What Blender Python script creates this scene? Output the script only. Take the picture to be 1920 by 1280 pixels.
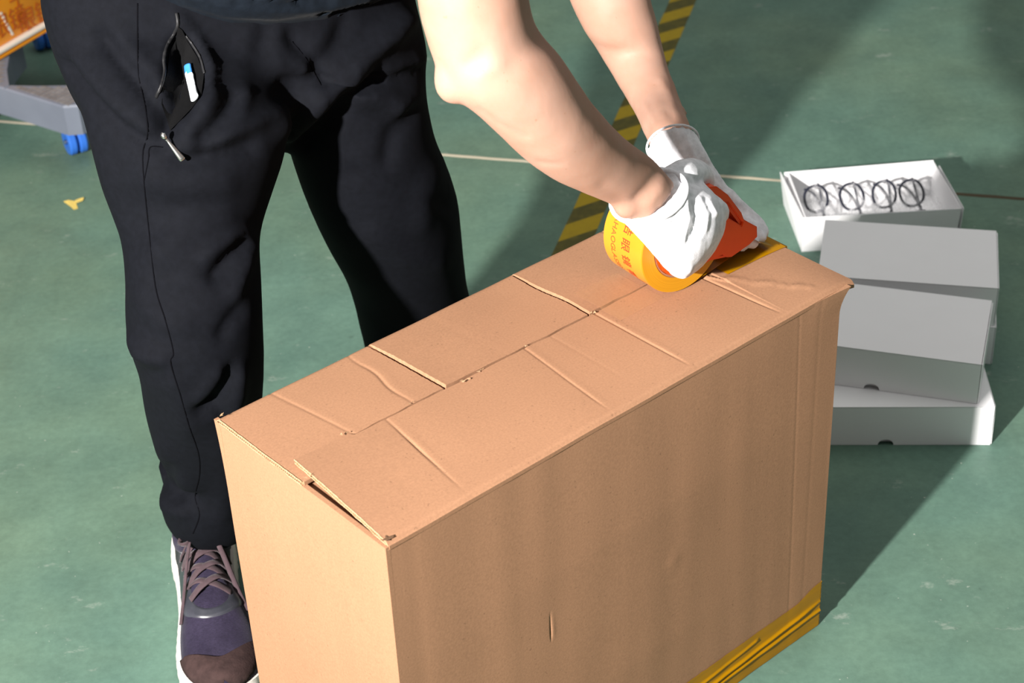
import bpy, bmesh, math, random
from math import sin, cos, pi, radians, sqrt, exp, atan2
from mathutils import Vector, Matrix, noise
from mathutils.bvhtree import BVHTree
from mathutils.kdtree import KDTree

random.seed(7)
sc = bpy.context.scene
for o in list(bpy.data.objects):
    bpy.data.objects.remove(o)
COL = sc.collection

# ------------------------------------------------------------------ camera, light, exposure
F_PX, PITCH, ROLL, CAM_H = 3328.6, 0.57814, -0.05076, 1.52384
FW = Vector((0, cos(PITCH), -sin(PITCH)))
UP0 = Vector((0, sin(PITCH), cos(PITCH)))
RT0 = Vector((1, 0, 0))
CR = RT0 * cos(ROLL) + UP0 * sin(ROLL)
CU = -RT0 * sin(ROLL) + UP0 * cos(ROLL)
CAM = Vector((0, 0, CAM_H))

cd = bpy.data.cameras.new('camera')
cam = bpy.data.objects.new('camera', cd)
COL.objects.link(cam)
cam.matrix_world = Matrix(((CR.x, CU.x, -FW.x, 0), (CR.y, CU.y, -FW.y, 0), (CR.z, CU.z, -FW.z, CAM_H), (0, 0, 0, 1)))
cd.sensor_width = 36.0
cd.lens = F_PX / 1920 * 36
cd.clip_start = 0.05
cd.clip_end = 100
cd.dof.use_dof = True
cd.dof.focus_distance = 1.93
cd.dof.aperture_fstop = 9.0
sc.camera = cam

world = bpy.data.worlds.new('hall_light')
sc.world = world
world.use_nodes = True
bg = world.node_tree.nodes['Background']
bg.inputs[0].default_value = (0.97, 1.0, 0.98, 1)
bg.inputs[1].default_value = 0.17

LAMP_POS = Vector((-1.50, -0.66, 1.75))
LAMP_AT = Vector((1.2, 3.5, 1.2))
ld = bpy.data.lights.new('studio_strobe', 'AREA')
ld.shape = 'DISK'
ld.size = 0.11
ld.energy = 215
ld.spread = radians(130)
ld.color = (1.0, 0.96, 0.925)
lamp = bpy.data.objects.new('studio_strobe', ld)
COL.objects.link(lamp)
lamp.location = LAMP_POS
lamp.rotation_euler = (LAMP_POS - LAMP_AT).to_track_quat('Z', 'Y').to_euler()

hd = bpy.data.lights.new('hall_ceiling_light', 'AREA')     # the hall's ceiling lamps, far overhead
hd.shape = 'RECTANGLE'
hd.size, hd.size_y = 7.0, 7.0
hd.energy = 150
hd.color = (1.0, 0.985, 0.95)
hall = bpy.data.objects.new('hall_ceiling_light', hd)
COL.objects.link(hall)
hall.location = (0.5, 3.0, 5.5)

vs_ = sc.view_settings
vs_.view_transform = 'Standard'
vs_.look = 'None'
vs_.exposure = 0.0
vs_.gamma = 1.0
vs_.use_curve_mapping = False

# ------------------------------------------------------------------ measuring helpers
def P(px, py, d):
    """point of the place seen at a photo pixel, d metres along the viewing axis"""
    return CAM + d * (FW + CR * ((px - 960) / F_PX) + CU * ((640 - py) / F_PX))

def G(px, py, z=0.0):
    r = FW + CR * ((px - 960) / F_PX) + CU * ((640 - py) / F_PX)
    return CAM + r * ((z - CAM_H) / r.z)

def pix(p):
    q = Vector(p) - CAM
    d = q.dot(FW)
    return 960 + F_PX * q.dot(CR) / d, 640 - F_PX * q.dot(CU) / d, d

# ------------------------------------------------------------------ materials
def new_mat(name, color=(.5, .5, .5), rough=.6, metal=0.0, spec=.5, sheen=0.0, coat=0.0, trans=0.0, sss=0.0):
    m = bpy.data.materials.new(name)
    m.use_nodes = True
    b = m.node_tree.nodes['Principled BSDF']
    b.inputs['Base Color'].default_value = (*color, 1)
    b.inputs['Roughness'].default_value = rough
    b.inputs['Metallic'].default_value = metal
    b.inputs['Specular IOR Level'].default_value = spec
    if sheen:
        b.inputs['Sheen Weight'].default_value = sheen
        b.inputs['Sheen Roughness'].default_value = .4
    if coat:
        b.inputs['Coat Weight'].default_value = coat
    if trans:
        b.inputs['Transmission Weight'].default_value = trans
    if sss:
        b.inputs['Subsurface Weight'].default_value = sss
        b.inputs['Subsurface Radius'].default_value = (.012, .005, .003)
        b.inputs['Subsurface Scale'].default_value = .5
    return m

def N(m, t, **kw):
    n = m.node_tree.nodes.new(t)
    for k, v in kw.items():
        setattr(n, k, v)
    return n

def lk(m, a, b):
    m.node_tree.links.new(a, b)

def bsdf(m):
    return m.node_tree.nodes['Principled BSDF']

def coords(m, scale=(1, 1, 1), rot=(0, 0, 0), kind='Object'):
    tc = N(m, 'ShaderNodeTexCoord')
    mp = N(m, 'ShaderNodeMapping')
    mp.inputs['Scale'].default_value = scale
    mp.inputs['Rotation'].default_value = rot
    lk(m, tc.outputs[kind], mp.inputs[0])
    return mp.outputs[0]

def tex(m, vec, scale, detail=4, rough=.55):
    n = N(m, 'ShaderNodeTexNoise')
    n.inputs['Scale'].default_value = scale
    n.inputs['Detail'].default_value = detail
    n.inputs['Roughness'].default_value = rough
    lk(m, vec, n.inputs['Vector'])
    return n.outputs['Fac']

def ramp(m, fac, stops):
    r = N(m, 'ShaderNodeValToRGB')
    el = r.color_ramp.elements
    while len(el) < len(stops):
        el.new(0.5)
    for e, (p, c) in zip(el, stops):
        e.position = p
        e.color = (*c, 1) if len(c) == 3 else c
    lk(m, fac, r.inputs[0])
    return r.outputs[0]

def mix(m, fac, a, b, mode='MIX'):
    n = N(m, 'ShaderNodeMix', data_type='RGBA', blend_type=mode)
    for s, v in ((0, fac), (6, a), (7, b)):
        if hasattr(v, 'is_linked') or hasattr(v, 'links'):
            lk(m, v, n.inputs[s])
        elif isinstance(v, (int, float)):
            n.inputs[s].default_value = v
        else:
            n.inputs[s].default_value = (*v, 1)
    return n.outputs[2]

def bump(m, h, strength, dist=.001):
    b = N(m, 'ShaderNodeBump')
    b.inputs['Strength'].default_value = strength
    b.inputs['Distance'].default_value = dist
    lk(m, h, b.inputs['Height'])
    lk(m, b.outputs[0], bsdf(m).inputs['Normal'])
    return b

def mat_floor():
    m = new_mat('green_epoxy_floor', rough=.45, spec=.22)
    v = coords(m)
    big = ramp(m, tex(m, v, 1.6, 5), [(.3, (.096, .172, .130)), (.52, (.106, .190, .148)), (.72, (.125, .210, .162))])
    yel = ramp(m, tex(m, v, 1.3, 4), [(.42, (0, 0, 0)), (.72, (.55, .55, .55))])
    c = mix(m, yel, big, (.155, .205, .118))
    mot = ramp(m, tex(m, v, 8, 8, .72), [(.36, (.86, .87, .88)), (.64, (1.12, 1.11, 1.10))])
    c = mix(m, 1.0, c, mot, 'MULTIPLY')
    fin = ramp(m, tex(m, v, 95, 4, .7), [(.36, (.93, .93, .93)), (.64, (1.07, 1.07, 1.07))])
    c = mix(m, 1.0, c, fin, 'MULTIPLY')
    v3 = coords(m, (1.0, 1.9, 1), (0, 0, .9))
    sc1 = ramp(m, tex(m, v3, 12, 7, .74), [(.612, (0, 0, 0)), (.76, (.8, .8, .8))])
    c = mix(m, sc1, c, (.34, .38, .33))
    sp = ramp(m, tex(m, v, 130, 2, .5), [(.735, (0, 0, 0)), (.78, (.55, .55, .55))])
    c = mix(m, sp, c, (.5, .52, .46))
    dk = ramp(m, tex(m, v, 42, 3, .6), [(.70, (0, 0, 0)), (.80, (.5, .5, .5))])
    c = mix(m, dk, c, (.05, .08, .06))
    lk(m, c, bsdf(m).inputs['Base Color'])
    rr = ramp(m, tex(m, v, 9, 5), [(.3, (.36, .36, .36)), (.7, (.58, .58, .58))])
    lk(m, rr, bsdf(m).inputs['Roughness'])
    bump(m, tex(m, v, 60, 4), .05, .0008)
    return m

def mat_card(name, base, flute=None):
    m = new_mat(name, base, rough=.72, spec=.25)
    v = coords(m)
    fine = ramp(m, tex(m, v, 420, 2, .6), [(.3, (.91, .91, .91)), (.7, (1.08, 1.08, 1.08))])
    pat = ramp(m, tex(m, v, 5, 4), [(.3, (.95, .95, .95)), (.7, (1.05, 1.05, 1.05))])
    c = mix(m, 1.0, base, fine, 'MULTIPLY')
    c = mix(m, 1.0, c, pat, 'MULTIPLY')
    spk = ramp(m, tex(m, v, 260, 1, .5), [(.72, (0, 0, 0)), (.78, (.45, .45, .45))])
    c = mix(m, spk, c, tuple(x * .45 for x in base))
    if flute:
        v2 = coords(m, flute)
        st = ramp(m, tex(m, v2, 1.0, 3, .6), [(.3, (.985, .985, .985)), (.7, (1.015, 1.015, 1.015))])
        c = mix(m, 1.0, c, st, 'MULTIPLY')
    lk(m, c, bsdf(m).inputs['Base Color'])
    bump(m, tex(m, v, 300, 3), .18, .0004)
    return m

def mat_fabric(name, base, weave=900, rough=.85, sheen=.15, b=.25):
    m = new_mat(name, base, rough=rough, spec=.2 if base[0] > .1 else .09, sheen=sheen)
    v = coords(m)
    t = ramp(m, tex(m, v, 120, 3), [(.3, (.85, .85, .85)), (.7, (1.15, 1.15, 1.15))])
    lk(m, mix(m, 1.0, base, t, 'MULTIPLY'), bsdf(m).inputs['Base Color'])
    bump(m, tex(m, v, weave, 2), b, .0005)
    return m

def mat_skin():
    m = new_mat('skin', rough=.58, spec=.3, sss=.25)
    v = coords(m)
    c = ramp(m, tex(m, v, 14, 5), [(.3, (.365, .200, .138)), (.55, (.40, .236, .172)), (.75, (.425, .258, .195))])
    red = ramp(m, tex(m, v, 22, 4), [(.60, (0, 0, 0)), (.80, (.45, .45, .45))])
    c = mix(m, red, c, (.41, .175, .12))
    frk = ramp(m, tex(m, v, 190, 1), [(.74, (0, 0, 0)), (.79, (.5, .5, .5))])
    c = mix(m, frk, c, (.30, .15, .09))
    lk(m, c, bsdf(m).inputs['Base Color'])
    bump(m, tex(m, coords(m, (1, 1, .5)), 260, 3), .16, .0006)
    return m

def mat_hazard():
    m = new_mat('hazard_stripe_vinyl', rough=.5, spec=.3)
    v = coords(m)
    sx = N(m, 'ShaderNodeSeparateXYZ')
    lk(m, v, sx.inputs[0])
    a = N(m, 'ShaderNodeMath', operation='MULTIPLY_ADD')          # x - y : slanting stripes
    lk(m, sx.outputs[1], a.inputs[0]); a.inputs[1].default_value = 1.0
    lk(m, sx.outputs[0], a.inputs[2])
    b = N(m, 'ShaderNodeMath', operation='MULTIPLY'); b.inputs[1].default_value = 1 / .118
    lk(m, a.outputs[0], b.inputs[0])
    f = N(m, 'ShaderNodeMath', operation='FRACT'); lk(m, b.outputs[0], f.inputs[0])
    st = ramp(m, f.outputs[0], [(.0, (0, 0, 0)), (.50, (0, 0, 0)), (.515, (1, 1, 1)), (.985, (1, 1, 1))])
    wear = ramp(m, tex(m, v, 45, 5, .7), [(.45, (0, 0, 0)), (.8, (.75, .75, .75))])
    yel = mix(m, wear, (.40, .275, .006), (.30, .21, .010))
    blk = mix(m, wear, (.085, .075, .012), (.19, .15, .016))
    lk(m, mix(m, st, yel, blk), bsdf(m).inputs['Base Color'])
    return m

def mat_mesh_upper():
    m = new_mat('purple_knit', rough=.85, spec=.2, sheen=.2)
    v = coords(m)
    c = ramp(m, tex(m, v, 30, 4), [(.3, (.015, .011, .026)), (.7, (.032, .025, .050))])
    st = ramp(m, tex(m, coords(m, (300, 1000, 300)), 1.0, 2), [(.3, (.75, .75, .75)), (.7, (1.25, 1.25, 1.25))])
    lk(m, mix(m, 1.0, c, st, 'MULTIPLY'), bsdf(m).inputs['Base Color'])
    bump(m, tex(m, v, 700, 2), .4, .0008)
    return m

def mat_noise2(name, a, b, scale, rough=.6, spec=.4, bs=0.0, **kw):
    m = new_mat(name, a, rough=rough, spec=spec, **kw)
    v = coords(m)
    lk(m, ramp(m, tex(m, v, scale, 4), [(.35, a), (.7, b)]), bsdf(m).inputs['Base Color'])
    if bs:
        bump(m, tex(m, v, scale * 4, 3), bs, .0008)
    return m

def mat_clear(name, tint=(1, 1, 1), alpha=.3, rough=.25):
    m = new_mat(name, tint, rough=rough, spec=.6)
    bsdf(m).inputs['Alpha'].default_value = alpha
    return m

CARD = (.335, .176, .098)
M = {
    'floor': mat_floor(),
    'card': mat_card('kraft_cardboard', CARD),
    'card_side': mat_card('kraft_cardboard_wall', CARD, flute=(95, 95, 2)),
    'flute': mat_noise2('torn_corrugation', (.50, .33, .20), (.36, .22, .11), 300, rough=.85, spec=.1),
    'hazard': mat_hazard(),
    'joint': None,
    'trousers': mat_fabric('navy_black_trouser_cloth', (.0038, .0043, .0064), sheen=.0, b=.10),
    'lining': mat_fabric('black_pocket_lining', (.0022, .0022, .0025), rough=.8, sheen=0, b=.5),
    'shirt': mat_fabric('dark_navy_jersey', (.0045, .0070, .0110), sheen=.03, b=.25),
    'skin': mat_skin(),
    'glove': mat_fabric('white_knit_cotton', (.80, .80, .83), weave=1300, sheen=.2, b=.5),
    'hair': mat_noise2('black_hair', (.008, .007, .006), (.02, .017, .015), 80, rough=.5),
    'orange': mat_noise2('orange_plastic', (.86, .085, .004), (.80, .070, .004), 30, rough=.33, spec=.5),
    'tape_roll': mat_noise2('yellow_tape_surface', (.60, .225, .016), (.64, .245, .019), 20, rough=.3, spec=.5, coat=.3),
    'tape_side': None,
    'tape_film': None,
    'ink': new_mat('red_ink', (.50, .035, .012), rough=.5),
    'ink_brown': new_mat('brown_red_ink', (.36, .070, .015), rough=.5),
    'white_box': mat_noise2('white_paperboard', (.86, .855, .865), (.885, .88, .89), 9, rough=.5, spec=.35),
    'black_plastic': new_mat('dark_navy_acetate', (.010, .012, .026), rough=.25, spec=.6),
    'lens': mat_clear('clear_lens', (1, 1, 1), .06, .02),
    'bag': None,
    'metal': new_mat('steel', (.72, .70, .67), rough=.25, metal=1.0),
    'zip': new_mat('black_zip', (.010, .010, .011), rough=.5, spec=.3),
    'phone': new_mat('pale_phone_edge', (.85, .90, .95), rough=.2, spec=.6),
    'phone_blue': new_mat('blue_phone_back', (.04, .20, .55), rough=.2, spec=.6),
    'knit': mat_mesh_upper(),
    'midsole': mat_noise2('off_white_foam', (.78, .74, .69), (.72, .66, .60), 60, rough=.7, spec=.3, bs=.3),
    'suede': mat_noise2('brown_suede', (.036, .022, .021), (.055, .033, .031), 90, rough=.95, spec=.1, bs=.6),
    'lace': mat_fabric('mauve_lace', (.075, .050, .056), weave=1100, sheen=.2, b=.6),
    'overlay': mat_noise2('glossy_dark_overlay', (.030, .032, .040), (.055, .055, .070), 40, rough=.32, spec=.6),
    'grey_badge': mat_noise2('dark_grey_felt', (.022, .024, .025), (.04, .042, .042), 120, rough=.7),
    'dolly': mat_noise2('blue_grey_plastic', (.145, .162, .205), (.165, .185, .23), 12, rough=.5, spec=.4),
    'tread': mat_noise2('worn_grey_tread', (.15, .14, .14), (.21, .20, .20), 40, rough=.7, spec=.3),
    'blue': new_mat('blue_caster', (.035, .16, .62), rough=.35, spec=.5),
    'wrap': mat_noise2('orange_tape_wrap', (.84, .27, .004), (.88, .34, .008), 8, rough=.35, spec=.5),
    'wrap_red': new_mat('red_print', (.48, .09, .004), rough=.5),
    'paper_white': new_mat('white_cord', (.74, .66, .56), rough=.7),
    'scrap': new_mat('yellow_scrap', (.74, .56, .14), rough=.6),
    'clear_tape': mat_clear('old_clear_tape', (.62, .36, .18), .16, .18),
    'torn': new_mat('torn_hole_shade', (.10, .05, .022), rough=.9),  # dark brown stands for the shade inside the tear
    'dark_seam': new_mat('black_stitching', (.002, .002, .003), rough=.9, spec=.05),
    'eye': new_mat('eye_white', (.8, .8, .78), rough=.2),
    'iris': new_mat('brown_iris', (.03, .015, .01), rough=.2),
}

def mat_tape_side():
    m = new_mat('tape_roll_side', (.62, .30, .012), rough=.42, spec=.4)
    tc = N(m, 'ShaderNodeTexCoord')
    sx = N(m, 'ShaderNodeSeparateXYZ'); lk(m, tc.outputs['Object'], sx.inputs[0])
    cmb = N(m, 'ShaderNodeCombineXYZ'); lk(m, sx.outputs[0], cmb.inputs[0]); lk(m, sx.outputs[2], cmb.inputs[2])
    ln = N(m, 'ShaderNodeVectorMath', operation='LENGTH'); lk(m, cmb.outputs[0], ln.inputs[0])
    n = N(m, 'ShaderNodeTexNoise', noise_dimensions='1D'); n.inputs['Scale'].default_value = 900
    lk(m, ln.outputs[1], n.inputs['W'])
    lk(m, ramp(m, n.outputs['Fac'], [(.3, (.50, .225, .006)), (.7, (.58, .28, .010))]), bsdf(m).inputs['Base Color'])
    return m
M['tape_side'] = mat_tape_side()

def mat_joint():
    m = new_mat('floor_joint_filler', rough=.85, spec=.15)
    v = coords(m)
    sx = N(m, 'ShaderNodeSeparateXYZ'); lk(m, v, sx.inputs[0])
    w = N(m, 'ShaderNodeMath', operation='MULTIPLY_ADD'); lk(m, tex(m, v, 7, 4), w.inputs[0]); w.inputs[1].default_value = .35; lk(m, sx.outputs[0], w.inputs[2])
    mr = N(m, 'ShaderNodeMapRange'); lk(m, w.outputs[0], mr.inputs[0]); mr.inputs[1].default_value = -1.2; mr.inputs[2].default_value = 1.2
    lk(m, ramp(m, mr.outputs[0], [(.0, (.60, .54, .42)), (.76, (.54, .48, .36)), (.84, (.10, .08, .05)), (1., (.07, .055, .035))]), bsdf(m).inputs['Base Color'])
    return m
M['joint'] = mat_joint()

def mat_film():
    m = new_mat('amber_tape_film', (.40, .185, .0005), rough=.25, spec=.2, coat=.08)
    bsdf(m).inputs['Alpha'].default_value = .93
    return m
M['tape_film'] = mat_film()

def mat_bag():
    m = new_mat('thin_clear_film', (.95, .95, .97), rough=.22, spec=.8)
    v = coords(m)
    a = ramp(m, tex(m, v, 60, 4, .7), [(.40, (.05, .05, .05)), (.66, (.42, .42, .42))])
    lk(m, a, bsdf(m).inputs['Alpha'])
    bump(m, tex(m, v, 70, 4), .9, .004)
    return m
M['bag'] = mat_bag()

# ------------------------------------------------------------------ object helpers
def link(name, me, mat=None, parent=None, smooth=True, loc_inv=True):
    o = bpy.data.objects.new(name, me)
    COL.objects.link(o)
    if mat is not None:
        for mm in (mat if isinstance(mat, (list, tuple)) else [mat]):
            me.materials.append(mm)
    if smooth:
        me.polygons.foreach_set('use_smooth', [True] * len(me.polygons))
    if parent is not None:
        o.parent = parent
    return o

def mk(name, verts, faces, mat=None, parent=None, smooth=True, auto=None):
    me = bpy.data.meshes.new(name)
    me.from_pydata([tuple(v) for v in verts], [], faces)
    me.update()
    bm = bmesh.new(); bm.from_mesh(me)
    bmesh.ops.recalc_face_normals(bm, faces=bm.faces)
    bm.to_mesh(me); bm.free()
    o = link(name, me, mat, parent, smooth)
    if auto:
        sharp(me, auto)
    return o

def sharp(me, deg):
    bm = bmesh.new(); bm.from_mesh(me)
    for e in bm.edges:
        if len(e.link_faces) == 2 and e.calc_face_angle(0) > radians(deg):
            e.smooth = False
    bm.to_mesh(me); bm.free()

def base_empty(name, loc, rz=0.0, label=None, cat=None, group=None):
    o = bpy.data.objects.new(name, None)
    o.empty_display_size = .05
    COL.objects.link(o)
    o.location = loc
    o.rotation_euler = (0, 0, rz)
    tag(o, label, cat, group)
    return o

def tag(o, label=None, cat=None, group=None, kind=None):
    if label: o['label'] = label
    if cat: o['category'] = cat
    if group: o['group'] = group
    if kind: o['kind'] = kind
    return o

class MB:
    """collects shapes into one mesh"""
    def __init__(s):
        s.v, s.f = [], []
    def add(s, verts, faces):
        k = len(s.v)
        s.v += [Vector(v) for v in verts]
        s.f += [tuple(i + k for i in f) for f in faces]
        return s
    def box(s, lo, hi, bev=0.0, mtx=None):
        bm = bmesh.new()
        bmesh.ops.create_cube(bm, size=1.0)
        lo, hi = Vector(lo), Vector(hi)
        for v in bm.verts:
            v.co = Vector((lo[i] + (v.co[i] + .5) * (hi[i] - lo[i]) for i in range(3)))
        if bev:
            bmesh.ops.bevel(bm, geom=list(bm.edges), offset=bev, segments=2, affect='EDGES', profile=.5)
        return s.bm(bm, mtx)
    def bm(s, bm, mtx=None):
        bm.verts.index_update()
        s.add([(mtx @ v.co) if mtx else v.co.copy() for v in bm.verts], [[v.index for v in f.verts] for f in bm.faces])
        bm.free()
        return s
    def rings(s, rings, cap=True, closed=False):
        n = len(rings[0]); k = len(rings)
        fs = []
        for i in range(k - 1 + (1 if closed else 0)):
            a, b = i * n, ((i + 1) % k) * n
            for j in range(n):
                fs.append((a + j, a + (j + 1) % n, b + (j + 1) % n, b + j))
        vs = [p for r in rings for p in r]
        if cap and not closed:
            c0 = sum((Vector(p) for p in rings[0]), Vector()) / n
            c1 = sum((Vector(p) for p in rings[-1]), Vector()) / n
            vs += [c0, c1]
            q = len(vs)
            for j in range(n):
                fs.append((q - 2, (j + 1) % n, j))
                b = (k - 1) * n
                fs.append((q - 1, b + j, b + (j + 1) % n))
        return s.add(vs, fs)
    def tube(s, pts, rad, n=10, flat=1.0, normal=None, closed=False, cap=True):
        pts = [Vector(p) for p in pts]
        if not isinstance(rad, (list, tuple)):
            rad = [rad] * len(pts)
        rings = []
        ref = None
        for i, p in enumerate(pts):
            if closed:
                t = pts[(i + 1) % len(pts)] - pts[i - 1]
            else:
                t = pts[min(i + 1, len(pts) - 1)] - pts[max(i - 1, 0)]
            t.normalize()
            if normal is not None:
                nn = normal[i] if isinstance(normal, list) else Vector(normal)
                a = t.cross(nn)
            else:
                if ref is None:
                    ref = t.orthogonal()
                a = ref - t * ref.dot(t)
                ref = a.copy()
            a.normalize()
            b = a.cross(t).normalized()
            rings.append([p + (a * cos(2 * pi * j / n) + b * (flat * sin(2 * pi * j / n))) * rad[i] for j in range(n)])
        return s.rings(rings, cap=cap, closed=closed)
    def ball(s, c, r, n=16):
        bm = bmesh.new()
        bmesh.ops.create_uvsphere(bm, u_segments=n, v_segments=n // 2, radius=1.0)
        r = r if hasattr(r, '__len__') else (r, r, r)
        return s.bm(bm, Matrix.Translation(c) @ Matrix.Diagonal((*r, 1)))
    def prism(s, poly, axis_a, axis_b, origin, ext):
        """polygon in the plane (axis_a, axis_b) through origin, thickened by the vector ext"""
        o, a, b, e = Vector(origin), Vector(axis_a), Vector(axis_b), Vector(ext)
        n = len(poly)
        vs = [o + a * x + b * y for x, y in poly] + [o + a * x + b * y + e for x, y in poly]
        fs = [tuple(range(n)), tuple(range(2 * n - 1, n - 1, -1))]
        fs += [(i, (i + 1) % n, n + (i + 1) % n, n + i) for i in range(n)]
        return s.add(vs, fs)
    def build(s, name, mat=None, parent=None, smooth=True, auto=None):
        return mk(name, s.v, s.f, mat, parent, smooth, auto)

def spline(pts, n):
    """Catmull-Rom through the points"""
    pts = [Vector(p) for p in pts]
    out = []
    m = len(pts) - 1
    for k in range(n + 1):
        t = k / n * m
        i = min(int(t), m - 1)
        f = t - i
        p0 = pts[max(i - 1, 0)]; p1 = pts[i]; p2 = pts[i + 1]; p3 = pts[min(i + 2, m)]
        out.append(.5 * ((2 * p1) + (p2 - p0) * f + (2 * p0 - 5 * p1 + 4 * p2 - p3) * f * f + (3 * p1 - p0 - 3 * p2 + p3) * f ** 3))
    return out

def limb(mb, secs, n=28, sub=4, cap=True, power=1.0):
    """sections: (left point, right point, depth ratio or (front, back) thickness in metres)"""
    SH = spline([Vector((s[3] if len(s) > 3 else 0, 0, 0)) for s in secs], (len(secs) - 1) * sub)
    L = spline([s[0] for s in secs], (len(secs) - 1) * sub)
    R = spline([s[1] for s in secs], (len(secs) - 1) * sub)
    T = spline([Vector((s[2], s[2], 0)) if not isinstance(s[2], tuple) else Vector((s[2][0], s[2][1], 0)) for s in secs], (len(secs) - 1) * sub)
    C = [(a + b) / 2 for a, b in zip(L, R)]
    rings = []
    for i, c in enumerate(C):
        t = (C[min(i + 1, len(C) - 1)] - C[max(i - 1, 0)]).normalized()
        lat = (R[i] - L[i]) / 2
        hw = lat.length
        ln = lat.normalized()
        dep = ln.cross(t).normalized()
        if dep.dot(CAM - c) < 0:
            dep = -dep
        ring = []
        for j in range(n):
            a = 2 * pi * j / n
            ca, sa = cos(a), sin(a)
            q = T[i].x if sa > 0 else T[i].y
            ring.append(c + lat * ca + dep * (hw * q * sa) + t * (SH[i].x * sa))
        rings.append(ring)
    return mb.rings(rings, cap=cap)

def remesh(mb, voxel, smooth_it=6, fac=.5):
    """one continuous skin over overlapping shapes"""
    me = bpy.data.meshes.new('tmp')
    me.from_pydata([tuple(v) for v in mb.v], [], mb.f)
    bm = bmesh.new(); bm.from_mesh(me)
    bmesh.ops.recalc_face_normals(bm, faces=bm.faces)
    bm.to_mesh(me); bm.free()
    o = bpy.data.objects.new('tmp', me); COL.objects.link(o)
    r = o.modifiers.new('r', 'REMESH'); r.mode = 'VOXEL'; r.voxel_size = voxel
    if smooth_it:
        s = o.modifiers.new('s', 'SMOOTH'); s.iterations = smooth_it; s.factor = fac
    dg = bpy.context.evaluated_depsgraph_get()
    out = bpy.data.meshes.new_from_object(o.evaluated_get(dg))
    bpy.data.objects.remove(o); bpy.data.meshes.remove(me)
    out.materials.clear()
    return out

def seg_dist(px, py, line):
    best = 1e9
    for (x0, y0), (x1, y1) in zip(line, line[1:]):
        dx, dy = x1 - x0, y1 - y0
        q = dx * dx + dy * dy
        t = max(0, min(1, ((px - x0) * dx + (py - y0) * dy) / q))
        e = (px - x0 - t * dx) ** 2 + (py - y0 - t * dy) ** 2
        if e < best: best = e
    return sqrt(best)

def sculpt(me, strokes, grain=None):
    """strokes on the side one sees: (polyline, width px, height m); grain: (scale, height)"""
    me.update()
    nor = [v.normal.copy() for v in me.vertices]
    boxes = []
    for line, w, a in strokes:
        xs = [p[0] for p in line]; ys = [p[1] for p in line]
        boxes.append((min(xs) - 3 * w, max(xs) + 3 * w, min(ys) - 3 * w, max(ys) + 3 * w))
    for i, v in enumerate(me.vertices):
        n = nor[i]
        k = 0.0
        f = n.dot((CAM - v.co).normalized())
        if f > .05:
            x, y, d = pix(v.co)
            for (line, w, a), b in zip(strokes, boxes):
                if b[0] < x < b[1] and b[2] < y < b[3]:
                    e = seg_dist(x, y, line)
                    if e < 3 * w:
                        k += a * exp(-(e / w) ** 2) * min(1, f * 2.5)
        if grain:
            for g, h in grain:
                k += h * noise.noise(v.co * g)
        v.co += n * k
    me.update()

def curve_on(bvh, line, lift=0.0, n=40):
    """polyline laid on a surface along the photo's lines of sight"""
    pts, nors = [], []
    sp = spline([Vector((x, y, 0)) for x, y in line], n)
    for q in sp:
        d = (P(q.x, q.y, 1.0) - CAM).normalized()
        loc, nor, idx, dist = bvh.ray_cast(CAM, d)
        if loc is None: continue
        if nor.dot(d) > 0: nor = -nor
        pts.append(loc + nor * lift); nors.append(nor)
    return pts, nors

def bvh_of(me):
    return BVHTree.FromPolygons([v.co.copy() for v in me.vertices], [tuple(p.vertices) for p in me.polygons])

def grid_slab(us, vs, top, thick, mp=None):
    """sheet with a shaped upper side; top(u, v) -> (x, y, z); thick downward"""
    nu, nv = len(us), len(vs)
    T = [top(u, v) for u in us for v in vs]
    B = [(p[0], p[1], p[2] - thick) for p in T]
    k = len(T)
    f = []
    for i in range(nu - 1):
        for j in range(nv - 1):
            a = i * nv + j
            f.append((a, a + nv, a + nv + 1, a + 1))
            f.append((k + a, k + a + 1, k + a + nv + 1, k + a + nv))
    for i in range(nu - 1):
        a = i * nv
        f.append((a, k + a, k + a + nv, a + nv))
        a = i * nv + nv - 1
        f.append((a, a + nv, k + a + nv, k + a))
    for j in range(nv - 1):
        a = j
        f.append((a, a + 1, k + a + 1, k + a))
        a = (nu - 1) * nv + j
        f.append((a, k + a, k + a + 1, a + 1))
    return MB().add(T + B, f)

def lin(a, b, n):
    return [a + (b - a) * i / (n - 1) for i in range(n)]

def fine(a, b, step, spots, w=.008, fs=.0008):
    s = set(round(x, 5) for x in lin(a, b, max(2, int((b - a) / step))))
    for c in spots:
        x = c - w
        while x <= c + w:
            if a < x < b: s.add(round(x, 5))
            x += fs
    out = []
    for x in sorted(s):
        if not out or x - out[-1] > 2e-4: out.append(x)
    return out

# ================================================================== floor
mb = MB()
mb.box((-6, -4, -.12), (7, 12, 0))
floor = mb.build('floor', M['floor'], smooth=False)
tag(floor, 'green painted epoxy workshop floor, scuffed', kind='structure')

j0, j1 = G(20, 229), G(1900, 371.5)
jd = (j1 - j0).normalized(); jn = Vector((-jd.y, jd.x, 0))
mb = MB()
a0, a1 = j0 - jd * 2.5, j1 + jd * 3
npt = 260
pts = [a0 + (a1 - a0) * (i / npt) for i in range(npt + 1)]
vs, fs = [], []
for i, p in enumerate(pts):
    w = .0046 + .0016 * noise.noise(p * 9)
    off = .0012 * noise.noise(p * 30 + Vector((5, 0, 0)))
    vs += [p + jn * (w + off) + Vector((0, 0, .0002)), p + jn * (off + w * .3) + Vector((0, 0, .0012)), p - jn * (w - off) + Vector((0, 0, .0002))]
for i in range(npt):
    a = i * 3
    fs += [(a, a + 1, a + 4, a + 3), (a + 1, a + 2, a + 5, a + 4)]
joint = mb.add(vs, fs).build('joint_filler', M['joint'], floor)

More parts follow.
